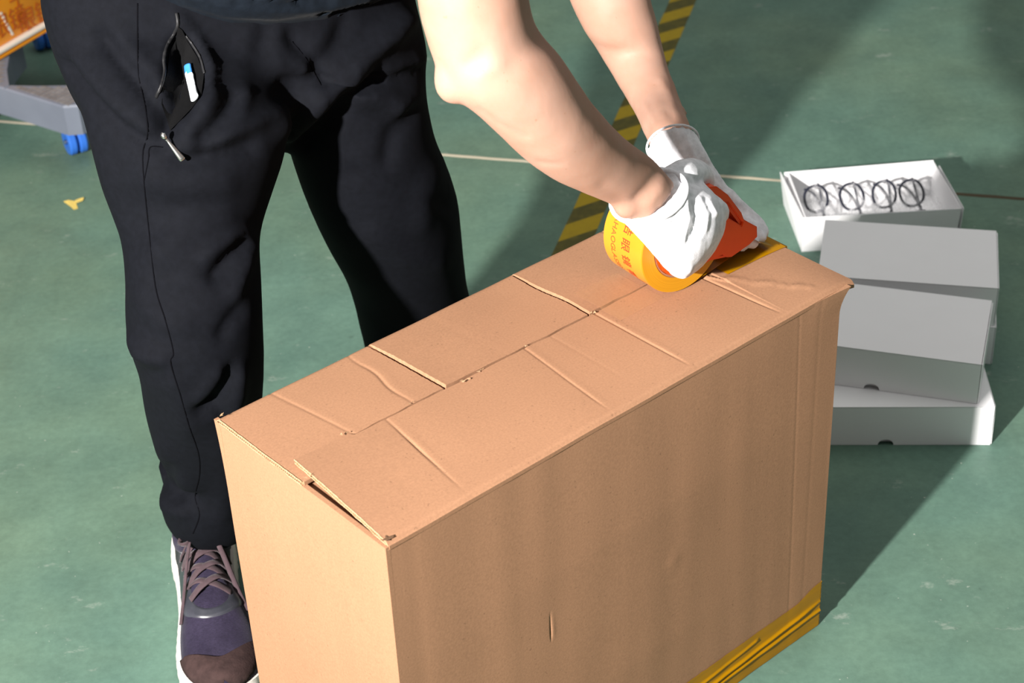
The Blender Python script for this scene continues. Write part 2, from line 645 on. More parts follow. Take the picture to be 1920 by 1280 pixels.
t0, t1 = G(1281, 0), G(1095, 415)
td = (t0 - t1).normalized()
strip_o = base_empty('hazard_tape', t1 - td * 3.0, atan2(td.y, td.x), None, None)
strip_o.parent = floor
L_h = 7.0
mb = MB()
us = lin(0, L_h, 240)
vs, fs = [], []
for i, u in enumerate(us):
    wl = .0285 + .0008 * noise.noise(Vector((u * 12, 0, 0)))
    wr = .0285 + .0008 * noise.noise(Vector((u * 12, 9, 0)))
    z = .0006 + .0003 * noise.noise(Vector((u * 7, 3, 0)))
    vs += [(u, -wr, .0001), (u, -wr, z), (u, wl, z), (u, wl, .0001)]
for i in range(len(us) - 1):
    a = i * 4
    for k in range(3):
        fs.append((a + k, a + k + 1, a + 5 + k, a + 4 + k))
ht = mb.add(vs, fs).build('striped_tape', M['hazard'], strip_o, smooth=False)

# ================================================================== big cardboard box
A0 = Vector((-0.12393, 1.24779, 0)); YAW = 0.69349
BL, BW, BH = 0.63419, 0.27643, 0.49277
BU = Vector((cos(YAW), sin(YAW), 0)); BV = Vector((-sin(YAW), cos(YAW), 0))
def boxuv(u, v, z): return A0 + BU * u + BV * v + Vector((0, 0, z))

carton = base_empty('cardboard_carton', A0, YAW, 'large brown corrugated cardboard carton being taped shut, standing on the green floor', 'box')
TH = .005
def wall(us, zs, fn, nrm):
    nu, nz = len(us), len(zs)
    out = [Vector(fn(u, z)) for u in us for z in zs]
    inn = [p - Vector(nrm) * TH for p in out]
    k = len(out); f = []
    for i in range(nu - 1):
        for j in range(nz - 1):
            a = i * nz + j
            f.append((a, a + nz, a + nz + 1, a + 1)); f.append((k + a, k + a + 1, k + a + nz + 1, k + a + nz))
    for i in range(nu - 1):
        for j0_, s in ((0, 1), (nz - 1, -1)):
            a = i * nz + j0_
            f.append((a, k + a, k + a + nz, a + nz))
    for j in range(nz - 1):
        for i0_ in (0, nu - 1):
            a = i0_ * nz + j
            f.append((a, a + 1, k + a + 1, k + a))
    return MB().add(out, f) if False else (out + inn, f)

body = MB()
def rface(u, z):
    y = 0.0
    e = min(1, min(u, BL - u) / .12) * min(1, z / .1, (BH - z) / .06 + .0)
    y -= .004 * max(0, min(u / .3, (BL - u) / .3, 1)) * max(0, min(1, (BH - z) / .15, z / .15))
    y -= .0006 * noise.noise(Vector((u * 26, z * 3, 1)))
    y += .00016 * exp(-((u - .566 - .01 * (BH - z) / BH) / .0022) ** 2)
    y += .0001 * exp(-((u - .600) / .003) ** 2)
    y += .0003 * exp(-((u - .03) / .006) ** 2)
    if .258 < z < .300:
        t = min(1, (z - .258) / .012, (.300 - z) / .03)
        y += t * (.0022 * exp(-((u - .1915) / .0008) ** 2) - .0003 * exp(-((u - .1955) / .0022) ** 2))
    y -= .0007 * exp(-(((u - .372) / .007) ** 2 + ((z - .262) / .012) ** 2))
    x = u
    if u > BL - .06 and z > BH - .035:
        s = ((u - BL + .06) / .06) ** 2 * ((z - BH + .035) / .035) ** 2
        x += .011 * s; y -= .005 * s
    return (x, y, z)
usr = fine(0, BL, .007, [.1915, .566, .600, .628], .010, .0010)
zsr = sorted(set([round(x, 4) for x in lin(0, BH, 70)] + [.2585, .262, .266, .27, .276, .282, .288, .292, .296, .299] + [round(BH - .005 * k, 4) for k in range(8)]))
v, f = wall(usr, zsr, rface, (0, -1, 0)); body.add(v, f)
def lface(v_, z):
    x = -.0035 * max(0, min(v_ / .12, (BW - v_) / .12, 1)) * max(0, min(1, (BH - z) / .2, z / .2))
    x += .0009 * noise.noise(Vector((v_ * 9, z * 6, 4)))
    y = v_
    if v_ > BW - .03 and z > BH - .10:
        s = ((z - BH + .10) / .10) ** 2
        y += .006 * s * (v_ - BW + .03) / .03
    return (x, y, z)
v, f = wall(lin(0, BW, 40), lin(0, BH, 60), lface, (-1, 0, 0)); body.add(v, f)
v, f = wall(lin(0, BL, 24), lin(0, BH, 12), lambda u, z: (u, BW, z), (0, 1, 0)); body.add(v, f)
def eface(w_, z):
    s = ((z - BH + .035) / .035) ** 2 if z > BH - .035 else 0
    return (BL + .011 * s, w_, z)
v, f = wall(lin(0, BW, 12), sorted(lin(0, BH - .035, 8) + [BH - .028, BH - .02, BH - .012, BH - .005, BH]), eface, (1, 0, 0)); body.add(v, f)
body.box((0, 0, .0005), (BL, BW, .0055))
body.build('box_body', M['card_side'], carton, auto=45)

# short inner flaps lying under the long ones
for nm, u0, u1 in (('end_flap', .0, .13), ('end_flap', BL - .13, BL)):
    grid_slab(lin(u0, u1, 24), lin(.004, BW - .004, 20),
              lambda u, w_: (u, w_, BH - .0012 - .0030 * sin(pi * (w_ / BW)) * (1 if u < .02 else .6) + .0006 * noise.noise(Vector((u * 30, w_ * 30, 0)))),
              .0042).build(nm, M['card'], carton, auto=50)

def g(x, c, w): return exp(-((x - c) / w) ** 2)
def valley(u, c, d, w=.0028):
    return -d * .26 * g(u, c, w * .62) + d * .05 * g(u, c + 2.3 * w, w * 1.6)
def back_flap(u, w_):
    z = BH + .0045
    t = (BW - w_) / .12                     # 0 at the hinge, 1 at the free edge
    tt = max(0, min(1, t))
    z -= .0036 * max(0, 1 - (BW - w_) / .0055) ** 2
    z += .0010 * noise.noise(Vector((u * 11, w_ * 11, 0)))
    z += valley(u, .064 + .019 * tt, .0016, .0030)
    z += valley(u, .165 - .009 * tt + .002 * sin(w_ * 90), .0012 + .0022 * g(tt, .55, .3), .0034)
    c = .192 + .008 * tt                    # raised edge of the next strip
    if u > c: z += .0024 * exp(-(u - c) / .07) * min(1, .25 + tt * 2.2)
    elif u > c - .0035: z -= .004 * min(1, tt * 4)
    c = .394 + .006 * tt + .0012 * sin(w_ * 75)
    if u > c: z += .0020 * exp(-(u - c) / .06) * min(1, tt * 3)
    elif u > c - .0032: z -= .007 * min(1, tt * 4 + .2)
    z += valley(u, .27 + .01 * tt, .0005, .004)
    z += valley(u, .533 - .004 * tt, .0020, .0034)
    if u > BL - .03: z -= .0025 * ((u - BL + .03) / .045) ** 2
    if u < .06: z -= .0006 * (1 - u / .06) * tt
    return z
def vfree(u):
    if u < .055: return .128
    if u < .075: return .128 + .029 * (u - .055) / .02
    return .1565 + .0016 * noise.noise(Vector((u * 40, 2, 0))) - .004 * min(1, max(0, (u - .15) / .25)) 
ub = fine(.002, .656, .0045, [.064, .083, .165, .158, .192, .198, .394, .400, .533], .012, .0011)
wb = lin(0, 1, 44)
grid_slab(ub, wb, lambda u, s: (u, vfree(u) + s * (BW + .0006 - vfree(u)), back_flap(u, vfree(u) + s * (BW - vfree(u)))), .0045).build('top_flap', M['card'], carton, auto=60)

def front_flap(u, w_):
    t = w_ / .155
    z = BH + .0050
    fade = min(1, max(0, w_ - .006) / .03)
    z -= .0040 * max(0, 1 - w_ / .0055) ** 2
    z += .0011 * noise.noise(Vector((u * 10, w_ * 10, 7)))
    z += fade * valley(u, .100 + .021 * t, .0014 + .0030 * g(t, .62, .22), .0026)
    if u < .1 + .021 * t: z += .0052 * max(0, 1 - u / .12) * min(1, t * 1.2)
    z += fade * valley(u, .288 + .016 * t, .0026, .0022)
    z += valley(u, .339, .0008, .003) * min(1, t)
    z += fade * valley(u, .403, .0036, .0024)
    z += fade * valley(u, .545 - .010 * t, .0042, .0026) + (.0022 * exp(-(u - .55) / .05) if u > .55 else 0) * min(1, t)
    z += .0018 * g(w_ - .125 + 1.45 * (u - .533) + .004 * sin(u * 300), 0, .0035) * (1 if .533 < u < .61 else 0)
    if u > BL - .03: z -= .0028 * ((u - BL + .03) / .045) ** 2 * (1.4 - t)
    return z
uf = fine(.0, .656, .0045, [.102, .112, .121, .290, .300, .339, .403, .412, .537, .545], .013, .0011)
def flap_u(u, w_):                       # slanting short edge at the near end
    return u + max(0, (.06 - u) / .06) * (.004 + .009 * w_ / .158)
def fp(u, s):
    v1 = .158 if u < .08 else .1535 + .0014 * noise.noise(Vector((u * 40, 2, 0))) - .004 * min(1, max(0, (u - .15) / .25))
    w_ = -.0006 + s * s ** .35 * (v1 + .0006)
    return (flap_u(u, max(w_, 0)), w_, front_flap(u, max(w_, 0)))
grid_slab(uf, lin(0, 1, 46), fp, .0045).build('top_flap', M['card'], carton, auto=60)

# ragged corrugated edges of the two flaps at the near end
def flute_edge(p0, p1, zt, parent):
    d = Vector(p1) - Vector(p0); n = int(d.length / .0016)
    mb = MB(); vs, fs = [], []
    for i in range(n + 1):
        q = Vector(p0) + d * (i / n)
        zz = .0010 if i % 2 else .0038
        vs += [(q.x - .0012, q.y, zt(i / n) - zz), (q.x - .0012, q.y, zt(i / n) - zz - .0006), (q.x + .004, q.y, zt(i / n) - zz)]
    for i in range(n):
        a = i * 3
        fs += [(a, a + 1, a + 4, a + 3), (a, a + 3, a + 5, a + 2)]
    mb.add(vs, fs)
    for z0 in (.0002, .0045):
        mb.tube([(Vector(p0) + d * (i / 30)) + Vector((-.0012 + .0006 * noise.noise(Vector((i * .7, z0 * 999, 0))), 0, zt(i / 30) - z0)) for i in range(31)], .00055, 5)
    return mb.build('corrugated_edge', M['flute'], parent, smooth=False)
flute_edge((.0015, .130, 0), (.0015, BW, 0), lambda t: back_flap(.002, .130 + t * (BW - .13)), carton)
flute_edge((.0045, .0, 0), (.0135, .158, 0), lambda t: front_flap(.0, .158 * t), carton)

# amber tape wrapped round the lower edge
def bt(u, z):
    w = .0028 * g(z - .040 + .055 * (BL - u), .0, .0024) * min(1, (BL - u) / .05 + .35)
    w += .0024 * g(z - .026 + .025 * (BL - u), .0, .0022)
    w += .0018 * g(z - .058 + .075 * (BL - u), .0, .0024) * (1 if u < .52 else 0)
    w += .0003 * noise.noise(Vector((u * 14, z * 120, 3)))
    return (u, rface(u, z)[1] - .0006 - w, z)
ztop = lambda u: .062 + .010 * min(1, max(0, (u - .59) / .03)) + .001 * noise.noise(Vector((u * 120, 0, 0)))
us = lin(.0, BL - .0005, 170); ss = lin(0, 1, 70)
vs, fs = [], []
for u in us:
    for s in ss: vs.append(bt(u, .0012 + s * (ztop(u) - .0012)))
for i in range(len(us) - 1):
    for j in range(len(ss) - 1):
        a = i * len(ss) + j; fs.append((a, a + len(ss), a + len(ss) + 1, a + 1))
k = len(vs)
for s in ss:                             # folded a little way round the far corner
    for q in range(5): vs.append((BL + .0006, -.0006 + q * .012, .0012 + s * .071))
for i in range(len(ss) - 1):
    for q in range(4):
        a = k + i * 5 + q; fs.append((a, a + 1, a + 6, a + 5))
o = MB().add(vs, fs).build('packing_tape', M['tape_film'], carton)
o['label'] = 'glossy amber tape along the lower edge'

# fresh strip running from the dispenser over the far top edge
vs, fs = [], []
V0, V1 = .100, .166
us = lin(.560, .659, 40); ws = lin(V0, V1, 24)
for u in us:
    for w_ in ws:
        zz = max(front_flap(u, w_) if w_ < .155 else back_flap(u, w_), 0) + .0009
        vs.append((u, w_, zz))
for z in (-.006, -.02, -.05, -.08):
    for w_ in ws: vs.append((.6605, w_, BH + z))
for i in range(len(us) + 3):
    for j in range(len(ws) - 1):
        a = i * len(ws) + j; fs.append((a, a + len(ws), a + len(ws) + 1, a + 1))
o = MB().add(vs, fs).build('packing_tape', M['tape_film'], carton)
o['label'] = 'fresh yellow tape strip over the far top edge'

# little tears of liner paper
mb = MB()
for (u, w_, s) in ((.222, .150, .006), (.243, .152, .004), (.400, .148, .005), (.306, .1515, .003), (.006, .126, .004), (.156, .156, .003), (.075, .161, .004), (.003, .268, .004)):
    z = max(front_flap(u, w_ - .003), back_flap(u, w_ + .003)) + .0006
    for k in range(3):
        a = random.uniform(0, 6.28); r = s * random.uniform(.5, 1)
        c = Vector((u + random.uniform(-1, 1) * s, w_ + random.uniform(-1, 1) * s * .5, z))
        mb.add([c + Vector((cos(a) * r, sin(a) * r * .5, .0012)), c + Vector((cos(a + 2.2) * r * .7, sin(a + 2.2) * r * .5, 0)), c + Vector((cos(a + 4) * r * .6, sin(a + 4) * r * .4, .0004))], [(0, 1, 2)])
tag(mb.build('torn_paper', M['flute'], carton, smooth=False), 'pale torn bits of liner along the seam', kind='stuff')

# old clear tape left on the seam, and the near corner's tear, its hole's shade painted dark brown
def ftop(u, w_):
    a = front_flap(u, w_) if w_ < .1535 else 0
    return max(a, back_flap(u, w_) if w_ > .148 else 0)
vs, fs = [], []
us = lin(.412, .478, 26); ws = lin(.118, .192, 26)
for u in us:
    for w_ in ws: vs.append((u + .0015 * noise.noise(Vector((w_ * 90, u * 9, 0))), w_, ftop(u, w_) + .0005 + .0007 * abs(noise.noise(Vector((u * 70, w_ * 70, 5))))))
for i in range(25):
    for j in range(25):
        a = i * 26 + j; fs.append((a, a + 26, a + 27, a + 1))
o = MB().add(vs, fs).build('clear_tape', M['clear_tape'], carton); o['label'] = 'old piece of clear tape on the seam'
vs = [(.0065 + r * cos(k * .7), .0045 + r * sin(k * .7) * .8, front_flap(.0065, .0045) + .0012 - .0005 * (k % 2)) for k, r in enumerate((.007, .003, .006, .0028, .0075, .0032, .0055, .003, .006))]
o = MB().add(vs + [(.0065, .0045, front_flap(.0065, .0045) + .0010)], [(i, (i + 1) % 9, 9) for i in range(9)]).build('torn_corner_shade', M['torn'], carton, smooth=False)
o['label'] = 'tear on the near top corner, the shade in its hole painted dark'

# ================================================================== tape roll in its orange dispenser
DPHI = YAW - .10
D0 = boxuv(.504, .115, BH + .0062)
disp = base_empty('tape_dispenser', D0, DPHI, 'orange plastic hand tape dispenser held on the carton by the gloved hands', 'tape dispenser')
RR, RH, RWID = .0580, .0405, .066
roll = base_empty('tape_roll', D0, DPHI, 'roll of yellow printed packing tape mounted on the orange dispenser', 'tape')
# local frame: x rolling direction, y towards the back, z up ; roll axis along y at height RR
n = 96
prof = [(RH, 0), (RH, RWID), (RR - .0006, RWID), (RR, RWID - .0006), (RR, .0006), (RR - .0006, 0)]
def lathe(prof, n, cz):
    rings = []
    for k in range(n):
        a = 2 * pi * k / n
        rings.append([(r * sin(a), y, cz - r * cos(a)) for r, y in prof])
    return MB().rings(rings, cap=False, closed=True)
m1 = lathe([(RR, .0006), (RR, RWID - .0006), (RR - .0006, RWID), (RR - .006, RWID), (RR - .006, .0006)], n, RR)
m1.build('printed_surface', M['tape_roll'], roll, auto=40)
# the axial faces
m2 = lathe([(RH, 0.0), (RR - .0004, -.0002), (RR - .003, .02), (RH, .02)], n, RR)
ts = m2.build('wound_side', M['tape_side'], roll, auto=40)
ts.data.transform(Matrix.Translation((0, 0, -RR))); ts.location = (0, 0, RR)
m3 = lathe([(RH - .0025, .0005), (RH, .0005), (RH, RWID - .0005), (RH - .0025, RWID - .0005)], n, RR)
m3.build('card_core', M['card'], roll, auto=40)

def text_mesh(body, size):
    cu = bpy.data.curves.new('t', 'FONT'); cu.body = body; cu.size = size; cu.resolution_u = 3
    o = bpy.data.objects.new('t', cu); COL.objects.link(o)
    dg = bpy.context.evaluated_depsgraph_get(); dg.update()
    me = bpy.data.meshes.new_from_object(o.evaluated_get(dg))
    vs = [v.co.copy() for v in me.vertices]; fs = [tuple(p.vertices) for p in me.polygons]
    bpy.data.objects.remove(o)
    return vs, fs
def roll_text(body, size, y_base, a_start, stretch, mat, name, lab, track=1.0):
    """text running down the curved surface, letter tops towards the near side"""
    vs, fs = [], []
    x = 0.0
    for ch in body:
        if ch == ' ':
            x += size * .4; continue
        v, f = text_mesh(ch, size)
        if not v: continue
        w = max(p.x for p in v); x0 = min(p.x for p in v)
        k = len(vs)
        for p in v:
            s = (x + p.x - x0) * stretch
            a = a_start + s / RR            # angle from the top, going to the -x side and down
            r = RR + .00035
            vs.append((-r * sin(a), y_base - p.y, RR + r * cos(a)))
        fs += [tuple(i + k for i in q) for q in f]
        x += (w - x0) + size * .16 * track
    o = mk(name, vs, fs, mat, roll, smooth=False)
    o['label'] = lab
    return o
A_ST = radians(52)
roll_text('HUAHAOGLASSES', .0106, .0525, radians(44), 1.0, M['ink_brown'], 'latin_lettering', 'small brown lettering HUAHAOGLASSES', .6)
roll_text('华皓眼镜有限公司', .0158, .0335, radians(38), 1.0, M['ink'], 'chinese_lettering', 'red Chinese characters', 2.2)

# dispenser body
side = [(-.0395, .0583), (-.0306, .0362), (-.0155, .0257), (.0149, .0221), (.0379, .0257), (.0534, .0252), (.060, .0195), (.067, .0174), (.0928, .0235), (.1045, .0295), (.1035, .0426), (.0905, .0530), (.0835, .0589), (.0793, .0692), (.059, .0983), (.0433, .1136), (.032, .1175), (.0225, .112), (.004, .098), (-.018, .093), (-.034, .078)]
win = [(.0515, .0924), (.0535, .0751), (.0742, .0576), (.0799, .0522), (.0815, .0560), (.0700, .0730), (.0585, .0900)]
bm = bmesh.new()
ov = [bm.verts.new((x, 0, z)) for x, z in side]
wv = [bm.verts.new((x, 0, z)) for x, z in win]
es = [bm.edges.new((ov[i], ov[(i + 1) % len(ov)])) for i in range(len(ov))] + [bm.edges.new((wv[i], wv[(i + 1) % len(wv)])) for i in range(len(wv))]
bmesh.ops.triangle_fill(bm, use_beauty=True, edges=es)
fl = list(bm.faces)
# drop faces filled inside the window
def inside(x, z, poly):
    r = False
    for (x0, z0), (x1, z1) in zip(poly, poly[1:] + poly[:1]):
        if (z0 > z) != (z1 > z) and x < (x1 - x0) * (z - z0) / (z1 - z0) + x0: r = not r
    return r
for fa in fl:
    c = fa.calc_center_median()
    if inside(c.x, c.z, win): bm.faces.remove(fa)
r = bmesh.ops.extrude_face_region(bm, geom=list(bm.faces))
for vtx in [q for q in r['geom'] if isinstance(q, bmesh.types.BMVert)]: vtx.co.y -= .0035
bmesh.ops.recalc_face_normals(bm, faces=bm.faces)
bmesh.ops.bevel(bm, geom=[e for e in bm.edges if len(e.link_faces) == 2 and e.calc_face_angle(0) > 1.2], offset=.0009, segments=2, affect='EDGES')
for vtx in bm.verts: vtx.co.y -= .0012
MB().bm(bm).build('side_plate', M['orange'], disp, auto=35)
# hub drum that carries the roll, handle bridge and the wide nose with its toothed blade
h = lathe([(.036, -.001), (.0375, -.001), (.0375, .058), (.031, .058), (.031, -.001)], 64, RR)
h.build('hub', M['orange'], disp, auto=40)
brid = MB()
arc = [(.032, .1165), (.0433, .1126), (.059, .0975), (.0793, .0685), (.0835, .0585), (.0905, .0525), (.1035, .0420)]
inn = [(.028, .1080), (.0395, .1040), (.0545, .0895), (.0730, .0625), (.0790, .0530), (.0850, .0470), (.0985, .0370)]
brid.prism(arc + inn[::-1], (1, 0, 0), (0, 0, 1), (0, -.002, 0), (0, .030, 0))
brid.build('handle_bridge', M['orange'], disp, smooth=False)
nose = MB()
nose.prism([(.062, .0240), (.0925, .0262), (.1045, .0298), (.1035, .0420), (.0990, .0400), (.0900, .0318), (.062, .0285)], (1, 0, 0), (0, 0, 1), (0, -.002, 0), (0, .064, 0))
nose.prism([(.0, .0195), (.0379, .0232), (.0600, .0190), (.0670, .0170), (.0680, .0195), (.0610, .0215), (.0385, .0262), (.0, .0225)], (1, 0, 0), (0, 0, 1), (0, -.002, 0), (0, .004, 0))
nose.build('nose', M['orange'], disp, smooth=False)
bl = MB()
nT = 22
pv = [(.1045 + (.0035 if i % 2 else .0012), -.001 + .062 * i / (2 * nT)) for i in range(2 * nT + 1)]
bl.prism([(.098, -.001)] + pv + [(.098, .061)], (1, 0, 0), (0, 1, 0), (0, 0, .0290), (0, 0, -.0007))
bl.build('cutter_blade', M['metal'], disp, smooth=False)
ax = MB(); ax.tube([(.082, -.001, .036), (.082, .060, .036)], .0055, 16)
ax.build('guide_roller', M['orange'], disp, auto=40)
# tape web from the roll to the nose
web = MB(); vs = []; fs = []
path = [(.020, .003), (.045, .0075), (.075, .0150), (.1045, .0240), (.118, .0130), (.135, .0035)]
for x, z in path:
    for y in lin(.001, RWID - .001, 6): vs.append((x, y, z))
for i in range(len(path) - 1):
    for j in range(5):
        a = i * 6 + j; fs.append((a, a + 6, a + 7, a + 1))
web.add(vs, fs).build('tape_web', M['tape_film'], roll)

# ================================================================== white boxes
def white_box(name, fr, yaw, z0, label, W=.262, Dp=.172, Hh=.066, notch=None):
    """closed paperboard box; fr = front right corner on plan, x to the right, y to the back"""
    o = base_empty(name, (fr[0], fr[1], z0), yaw, label, 'box')
    o['group'] = 'white spectacle boxes'
    t = .0011
    nx = -W * .5 if notch is None else notch
    mb = MB()
    # front wall with the thumb notch
    arc = [(nx + .011 * cos(pi * k / 14), .0004 + .0095 * sin(pi * k / 14)) for k in range(15)]
    poly = [(0, .0004)] + arc + [(-W, .0004), (-W, Hh), (0, Hh)]
    mb.prism(poly, (1, 0, 0), (0, 0, 1), (0, 0, 0), (0, t, 0))
    mb.prism(poly, (1, 0, 0), (0, 0, 1), (0, Dp, 0), (0, -t, 0))
    mb.box((-W, .0, .0004), (-W + t, Dp, Hh))
    mb.box((-t, .004, .0004), (0, Dp - .004, Hh))
    mb.box((-W, 0, Hh - t), (0, Dp, Hh + .0002))
    mb.build('lid', M['white_box'], o, smooth=False)
    i = .0022; fi = .009
    mb = MB()
    mb.box((-W + i, fi, 0), (-i, fi + t, Hh - .003)); mb.box((-W + i, Dp - i - t, 0), (-i, Dp - i, Hh - .003))
    mb.box((-W + i, i, 0), (-W + i + t, Dp - i, Hh - .003)); mb.box((-i - t, i, 0), (-i, Dp - i, Hh - .003))
    mb.box((-W + i, fi, 0), (-i, Dp - i, t))
    mb.build('tray', M['white_box'], o, smooth=False)
    mb = MB()
    mb.prism([(.0015, .001), (Dp - .0015, .001), (Dp - .003, Hh - .0015), (.003, Hh - .0015)], (0, 1, 0), (0, 0, 1), (.0008, 0, 0), (.0012, 0, 0))
    mb.build('side_flap', M['white_box'], o, smooth=False)
    return o
white_box('white_box', (.668, 2.005), radians(-4.8), 0, 'closed white box at the bottom of the front stack, its end in the light', notch=-.146)
white_box('white_box', (.6445, 2.0135), radians(-19), .0664, 'closed white box lying skewed on top of the front stack', notch=-.146)
white_box('white_box', (.7195, 2.2050), radians(-14), 0, 'closed white box underneath the rear stack, mostly hidden')
white_box('white_box', (.7175, 2.2085), radians(-13.6), .0664, 'closed white box on top of the rear stack, before the open tray')

# open tray
TW, TD, THh = .260, .166, .066
tray = base_empty('open_box', G(1503, 472), radians(1.5), 'open white box tray holding four bagged pairs of spectacles', 'box')
t = .0012
mb = MB()
mb.box((0, 0, 0), (TW, TD, t))
fl = .004
def slab(a, b, c, d, nrm):
    n = Vector(nrm) * t
    q = [Vector(x) for x in (a, b, c, d)]
    mb.add(q + [x + n for x in q], [(0, 1, 2, 3), (7, 6, 5, 4), (0, 4, 5, 1), (1, 5, 6, 2), (2, 6, 7, 3), (3, 7, 4, 0)])
slab((0, 0, 0), (TW, 0, 0), (TW + fl, -fl, THh), (0 - .001, -.001, THh), (0, 1, 0))
slab((0, TD, 0), (TW, TD, 0), (TW, TD + fl, THh + .001), (-.003, TD - .006, THh + .001), (0, -1, 0))
slab((TW, 0, 0), (TW, TD, 0), (TW, TD + fl, THh), (TW + fl, -fl, THh), (-1, 0, 0))
slab((0, 0, 0), (0, TD, 0), (-.010, TD - .004, THh + .001), (-.001, 0, THh), (1, 0, 0))
mb.build('tray_walls', M['white_box'], tray, smooth=False)
mb = MB()
slab((.003, .004, .002), (.003, TD - .004, .002), (.004, TD - .008, THh + .0005), (.003, .002, THh), (1, 0, 0))
mb.build('inner_flap', M['white_box'], tray, smooth=False)
mb = MB()
slab((TW + .0045, .002, .001), (TW + .0045, TD - .01, .001), (TW + .006, TD - .012, THh - .002), (TW + .0075, .000, THh - .002), (1, 0, 0))
mb.build('side_flap', M['white_box'], tray, smooth=False)

def ellipse(cx, cy, rx, ry, n=36, p=2.3):
    out = []
    for k in range(n):
        a = 2 * pi * k / n
        c, s = cos(a), sin(a)
        out.append((cx + rx * abs(c) ** (2 / p) * (1 if c > 0 else -1), cy + ry * abs(s) ** (2 / p) * (1 if s > 0 else -1)))
    return out
def spectacles(loc, rot, label, scale=1.0):
    o = base_empty('spectacles', loc, 0, label, 'glasses')
    o['group'] = 'bagged spectacles in the open tray'
    o.rotation_euler = rot
    o.scale = (scale,) * 3
    # local: x along the width of the frame, y up, z out of the lenses
    for s in (-1, 1):
        e = ellipse(s * .033, 0, .0265, .0215)
        MB().tube([(x, y, -.06 * (x * x)) for x, y in e], .0026, 8, closed=True).build('rim', M['black_plastic'], o)
        MB().add([(x, y, -.06 * x * x) for x, y in e], [tuple(range(len(e)))]).build('lens', M['lens'], o)
        hx = s * .0605
        MB().tube(spline([(hx, .010, -.001), (hx - s * .002, .010, -.008), (hx - s * .030, .008, -.013), (hx - s * .085, .004, -.016 - .004 * s), (hx - s * .115, -.006, -.018 - .004 * s), (hx - s * .128, -.020, -.020 - .004 * s)], 24), [.0028] * 15 + [.0033] * 10, 8, flat=.6).build('temple', M['black_plastic'], o)
    MB().tube(spline([(-.0075, .004, -.001), (0, .008, .001), (.0075, .004, -.001)], 10), .002, 8).build('bridge', M['black_plastic'], o)
    return o
def film_bag(c, sx, sy, sz, rz, label):
    vs, fs = [], []
    nu, nv = 26, 20
    seed = random.uniform(0, 50)
    for i in range(nu):
        for j in range(nv):
            a, b = i / (nu - 1) * 2 - 1, j / (nv - 1) * 2 - 1
            x, y = a * sx, b * sy
            h = (1 - a * a * .55) * (1 - b * b * .5)
            z = sz * h + .010 * noise.noise(Vector((a * 3 + seed, b * 3, 0))) + .006 * abs(noise.noise(Vector((a * 7, b * 7 + seed, 2))))
            if i == nu - 1: z += .010 + .012 * noise.noise(Vector((seed, b * 4, 1)))
            vs.append((x, y, z))
    for i in range(nu - 1):
        for j in range(nv - 1):
            a = i * nv + j; fs.append((a, a + nv, a + nv + 1, a + 1))
    o = mk('plastic_bag', vs, fs, M['bag'], None)
    o.location = c; o.rotation_euler = (0, 0, rz)
    tag(o, label, 'bag', 'clear bags over the spectacles')
    return o
TR = Matrix.Translation(tray.location) @ Matrix.Rotation(radians(1.5), 4, 'Z')
ords = ['nearest the left wall of the tray', 'second from the left wall of the tray', 'second from the right wall of the tray', 'nearest the right wall of the tray']
for k, x in enumerate((.040, .103, .155, .206)):
    nz = Vector((-.35 + (0, .06, -.05, .04)[k], -.6, .72)).normalized()
    wx = Vector((.12 + (0, .05, -.06, .08)[k], -.72, -.68)); wx = (wx - nz * wx.dot(nz)).normalized()
    rot = Matrix.Rotation(radians(1.5), 4, 'Z') @ Matrix((wx, nz.cross(wx), nz)).transposed().to_4x4()
    p = TR @ Vector((x, .057, .037))
    spectacles(p, rot.to_euler(), scale=.9, label= 'dark framed spectacles in a clear bag, pair ' + ords[k])
    film_bag(TR @ Vector((x + .010, .085, .026)), .027, .066, .026, radians((-3, 4, -5, 6)[k]), 'crumpled clear plastic bag over the spectacles ' + ords[k])

# ================================================================== dolly and wrapped parcel at the back
DZ = .135
dolly = base_empty('plastic_dolly', (-.93, 3.25, 0), 0, 'grey plastic furniture dolly on blue wheels behind the worker', 'dolly')
def DL(p): return p - dolly.location
fa, fb = G(8, 163, DZ), G(118, 199, DZ)              # near edge of the tread
dx = (fb - fa).normalized(); dyv = Vector((-dx.y, dx.x, 0))
c0 = G(146, 196, DZ)                                 # near right corner
frm = MB()
def dpt(a, b, z): return DL(c0 + dx * a + dyv * b + Vector((0, 0, z - DZ)))


def plate(poly, zt=DZ, dz=.060):
    pts = [DL(G(x, y, zt)) for x, y in poly]; n = len(pts)
    c = sum(pts, Vector()) / n
    lo = [Vector((p.x, p.y, zt - dz)) for p in pts]; mi = [Vector((p.x, p.y, zt - .004)) for p in pts]
    hi = [Vector((c.x + (p.x - c.x) * .975, c.y + (p.y - c.y) * .975, zt)) for p in pts]
    fs = [tuple(range(n - 1, -1, -1)), tuple(range(2 * n, 3 * n))]
    for i in range(n):
        j = (i + 1) % n
        fs += [(i, j, n + j, n + i), (n + i, n + j, 2 * n + j, 2 * n + i)]
    frm.add(lo + mi + hi, fs)
wedge = [(8, 165), (118, 199), (146, 197), (215, 158), (225, 120), (196, 118), (182, 150), (130, 160), (70, 161), (17, 160)]
arm_l = [(-60, 146), (8, 165), (17, 160), (13, 132), (18, 102), (33, 82), (40, 74), (-2, 74), (-60, 84)]
plate(wedge); plate(arm_l)
plate([(102, 24), (150, 20), (225, 100), (196, 118), (140, 55), (106, 40)])
frm.build('frame', M['dolly'], dolly, smooth=False)
trd = MB()
def inside2(x, z, poly, m=.0):
    r = False
    for (x0, z0), (x1, z1) in zip(poly, poly[1:] + poly[:1]):
        if (z0 > z) != (z1 > z) and x < (x1 - x0) * (z - z0) / (z1 - z0) + x0: r = not r
    return r
